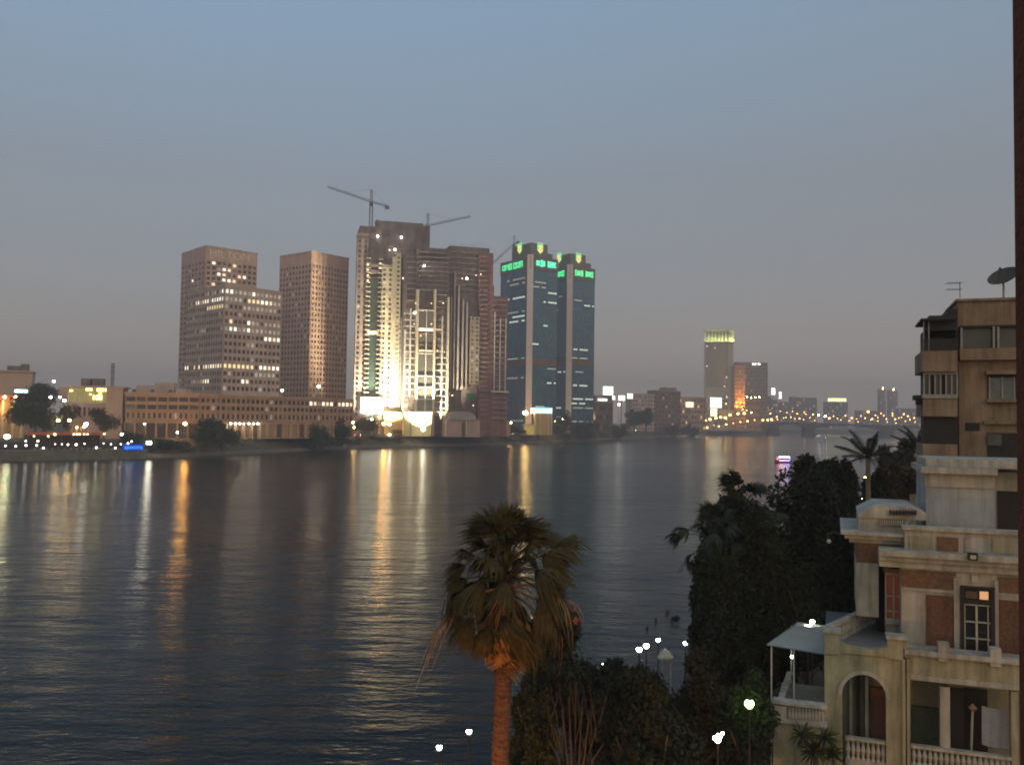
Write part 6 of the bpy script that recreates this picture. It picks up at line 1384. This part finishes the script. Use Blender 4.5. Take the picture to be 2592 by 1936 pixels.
# ================================================================== GARDEN LAMPS
G_WHITE = glow('garden_globe', (.95, 1, .82), 7); G_GREEN = glow('green_tinted_globe', (.6, 1, .25), 10)
def garden_lamp(px, py, D, label, rad=.1, m=G_WHITE):
    p = at(px, py, D); r = thing('garden_lamp', label, 'lamp', (p.x, p.y, GZ), 'globe lamps of the gardens')
    q = MB(); q.tube([(p.x, p.y, GZ), (p.x, p.y, GZ + .4), (p.x, p.y, p.z - rad)], [.07, .045, .035], 8); q.lathe((p.x, p.y, p.z - rad - .06), [(.04, 0), (.11, .03), (.11, .07)], 8); q.build('post', M_DKMETAL, r)
    put('globe', head_mesh(m, rad), r, p)
    q = MB(); q.lathe((p.x, p.y, p.z + rad * .72), [(.08, 0), (.05, .06), (.01, .1)], 8); q.build('cap', M_DKMETAL, r)
garden_lamp(1112, 1890, 32, 'white globe lamp on a black post, nearest the bottom left of the palm'); garden_lamp(1187, 1850, 34, 'white globe lamp on a black post just left of the palm trunk')
garden_lamp(1618, 1643, 47, 'leftmost and largest of the four globe lamps right of the palm', .15); garden_lamp(1636, 1634, 48, 'second from left of the four globe lamps right of the palm', .15)
garden_lamp(1666, 1619, 50, 'highest of the four globe lamps, above the small gazebo', .12); garden_lamp(1735, 1627, 50, 'rightmost of the four globe lamps, against the grove', .12)
garden_lamp(1897, 1780, 32.5, 'green-tinted round lamp shining in the leaves left of the terrace', .17, G_GREEN)
garden_lamp(2045, 1587, 43, 'lower lamp of the pair above the canvas canopy', .17); garden_lamp(2056, 1573, 43.5, 'upper lamp of the pair above the canvas canopy', .12)
garden_lamp(2006, 1661, 43, 'small lamp glowing under the canvas canopy', .09)
garden_lamp(1526, 1679, 48, 'tiny white light in the dark leaves right of the fan palm', .05); garden_lamp(1320, 1787, 40, 'tiny white light just right of the fan palm trunk', .05)
# fleur-shaped lamp cluster seen through leaves
p = at(1817, 1872, 28); r = thing('cluster_lamp', 'small branching cluster of lights glowing low in the bushes', 'lamp', (p.x, p.y, GZ))
q = MB(); q.tube([(p.x, p.y, GZ), (p.x, p.y, p.z)], .03, 6); q.build('post', M_DKMETAL, r)
for dx, dz, s in ((0, 0, .09), (-.1, .06, .06), (.08, .12, .055), (.14, .2, .05), (0, .15, .045)):
    q = MB(); q.sphere((p.x + dx, p.y, p.z + dz), s, 8, 6); q.build('bulb', G_WHITE, r)
# gazebo
c = at(1684, 1672, 50); r = thing('gazebo', 'small white domed gazebo by the water among the trees', 'gazebo', (c.x, c.y, GZ)); zt_ = zat(1684, 1662, 50); k_ = 50 / F
q = MB(); q.lathe((c.x, c.y, zt_), [(.46, -.06), (.46, .04), (.4, .12), (.26, .3), (.1, .38), (.02, .48)], 12); q.build('roof', V_TRIM, r, smooth=False)
for k in range(5):
    w_ = k * 1.2566 + .4; q = MB(); q.tube([(c.x + .4 * math.cos(w_), c.y + .4 * math.sin(w_), GZ), (c.x + .4 * math.cos(w_), c.y + .4 * math.sin(w_), zt_)], .035, 6); q.build('column', V_TRIM, r)
q = MB(); q.lathe((c.x, c.y, GZ), [(.55, 0), (.55, .15)], 12); q.build('base', V_TRIM, r)
# lights along the street behind the grove
for x, y, D, m, s, lb in ((2191, 1261, 96, LAMP_WHITE, .22, 'left white strip lamp under the date palm'), (2194, 1268, 95, LAMP_AMBER, .16, 'amber lamp just below the left white strip lamp'), (2226, 1263, 96, LAMP_WHITE, .2, 'right white strip lamp under the date palm'), (2194, 1208, 96, LAMP_ORANGE, .1, 'tiny orange lamp on the date palm trunk')):
    p = at(x, y, D); r = thing('quay_lamp', lb, 'lamp', (p.x, p.y, GZ), 'lamps behind the grove'); q = MB(); q.tube([(p.x, p.y, GZ), (p.x, p.y, p.z)], .05, 6); q.build('post', M_DKMETAL, r); q = MB(); q.box(p.x - s * 2, p.x + s * 2, p.y - .1, p.y + .1, p.z - s * .5, p.z + s * .5); q.build('tube', m, r)
p = at(2325, 1290, 70); r = thing('window_light', 'three bright lit panes showing behind the villa attic balusters', 'lit window', (p.x, p.y, p.z - 1))
for dx, dz, wd, h in ((-.28, 0, .14, .3), (0, 0, .2, .36), (.26, 0, .12, .36), (.05, .6, .2, .3)):
    q = MB(); q.box(p.x + dx - wd / 2, p.x + dx + wd / 2, p.y, p.y + .05, p.z + dz - h / 2, p.z + dz + h / 2); q.build('pane', glow('bright_pane', (1, .9, .62), 1.2), r)
q = MB(); q.box(p.x - .6, p.x + .7, p.y + .06, p.y + .2, GZ, p.z + 1.2); q.build('wall', V_OCHRE, r)
# sodium street lamp in the lane below the window: it reddens palm trunk and villa front
def lane_lamp(x, y, z, e, label):
    r = thing('lane_lamp', label, 'street lamp', (x, y, GZ)); q = MB(); q.tube([(x, y, GZ), (x, y, z - .3), (x + .2, y + .8, z + .15), (x + .3, y + 1.3, z + .12)], [.1, .07, .05, .04], 8); q.build('pole', M_METALG, r)
    q = MB(); q.box(x + .12, x + .5, y + .9, y + 1.7, z + .02, z + .14); q.build('lamp_head', M_DKMETAL, r)
    li = bpy.data.lights.new('lane_lamp_light', 'POINT'); li.energy = e; li.color = (1, .38, .09); li.shadow_soft_size = .18; lo = bpy.data.objects.new('lane_lamp_light', li); col.objects.link(lo); lo.parent = r; lo.location = (.3, 1.3, z - GZ - .25)
    q = MB(); q.box(x + .18, x + .44, y + 1.0, y + 1.6, z - .05, z + .02); q.build('lens', glow('sodium_lens', (1, .4, .1), 20), r)
lane_lamp(-3.6, 19.0, 6.6, 620, 'orange street lamp in the lane below the window')
# ================================================================== HAZE
q = MB(); q.box(-2600, 3800, -550, 4300, -3, 215)
hm = bpy.data.materials.new('evening_haze'); hm.use_nodes = True; nt = hm.node_tree; nt.nodes.remove(nt.nodes['Principled BSDF'])
v = nt.nodes.new('ShaderNodeVolumePrincipled'); v.inputs['Color'].default_value = (.96, .92, .92, 1); v.inputs['Density'].default_value = .00044; v.inputs['Anisotropy'].default_value = .2
nt.links.new(v.outputs[0], nt.nodes['Material Output'].inputs['Volume'])
if HAZE: tag(q.build('haze', hm), kind='stuff')
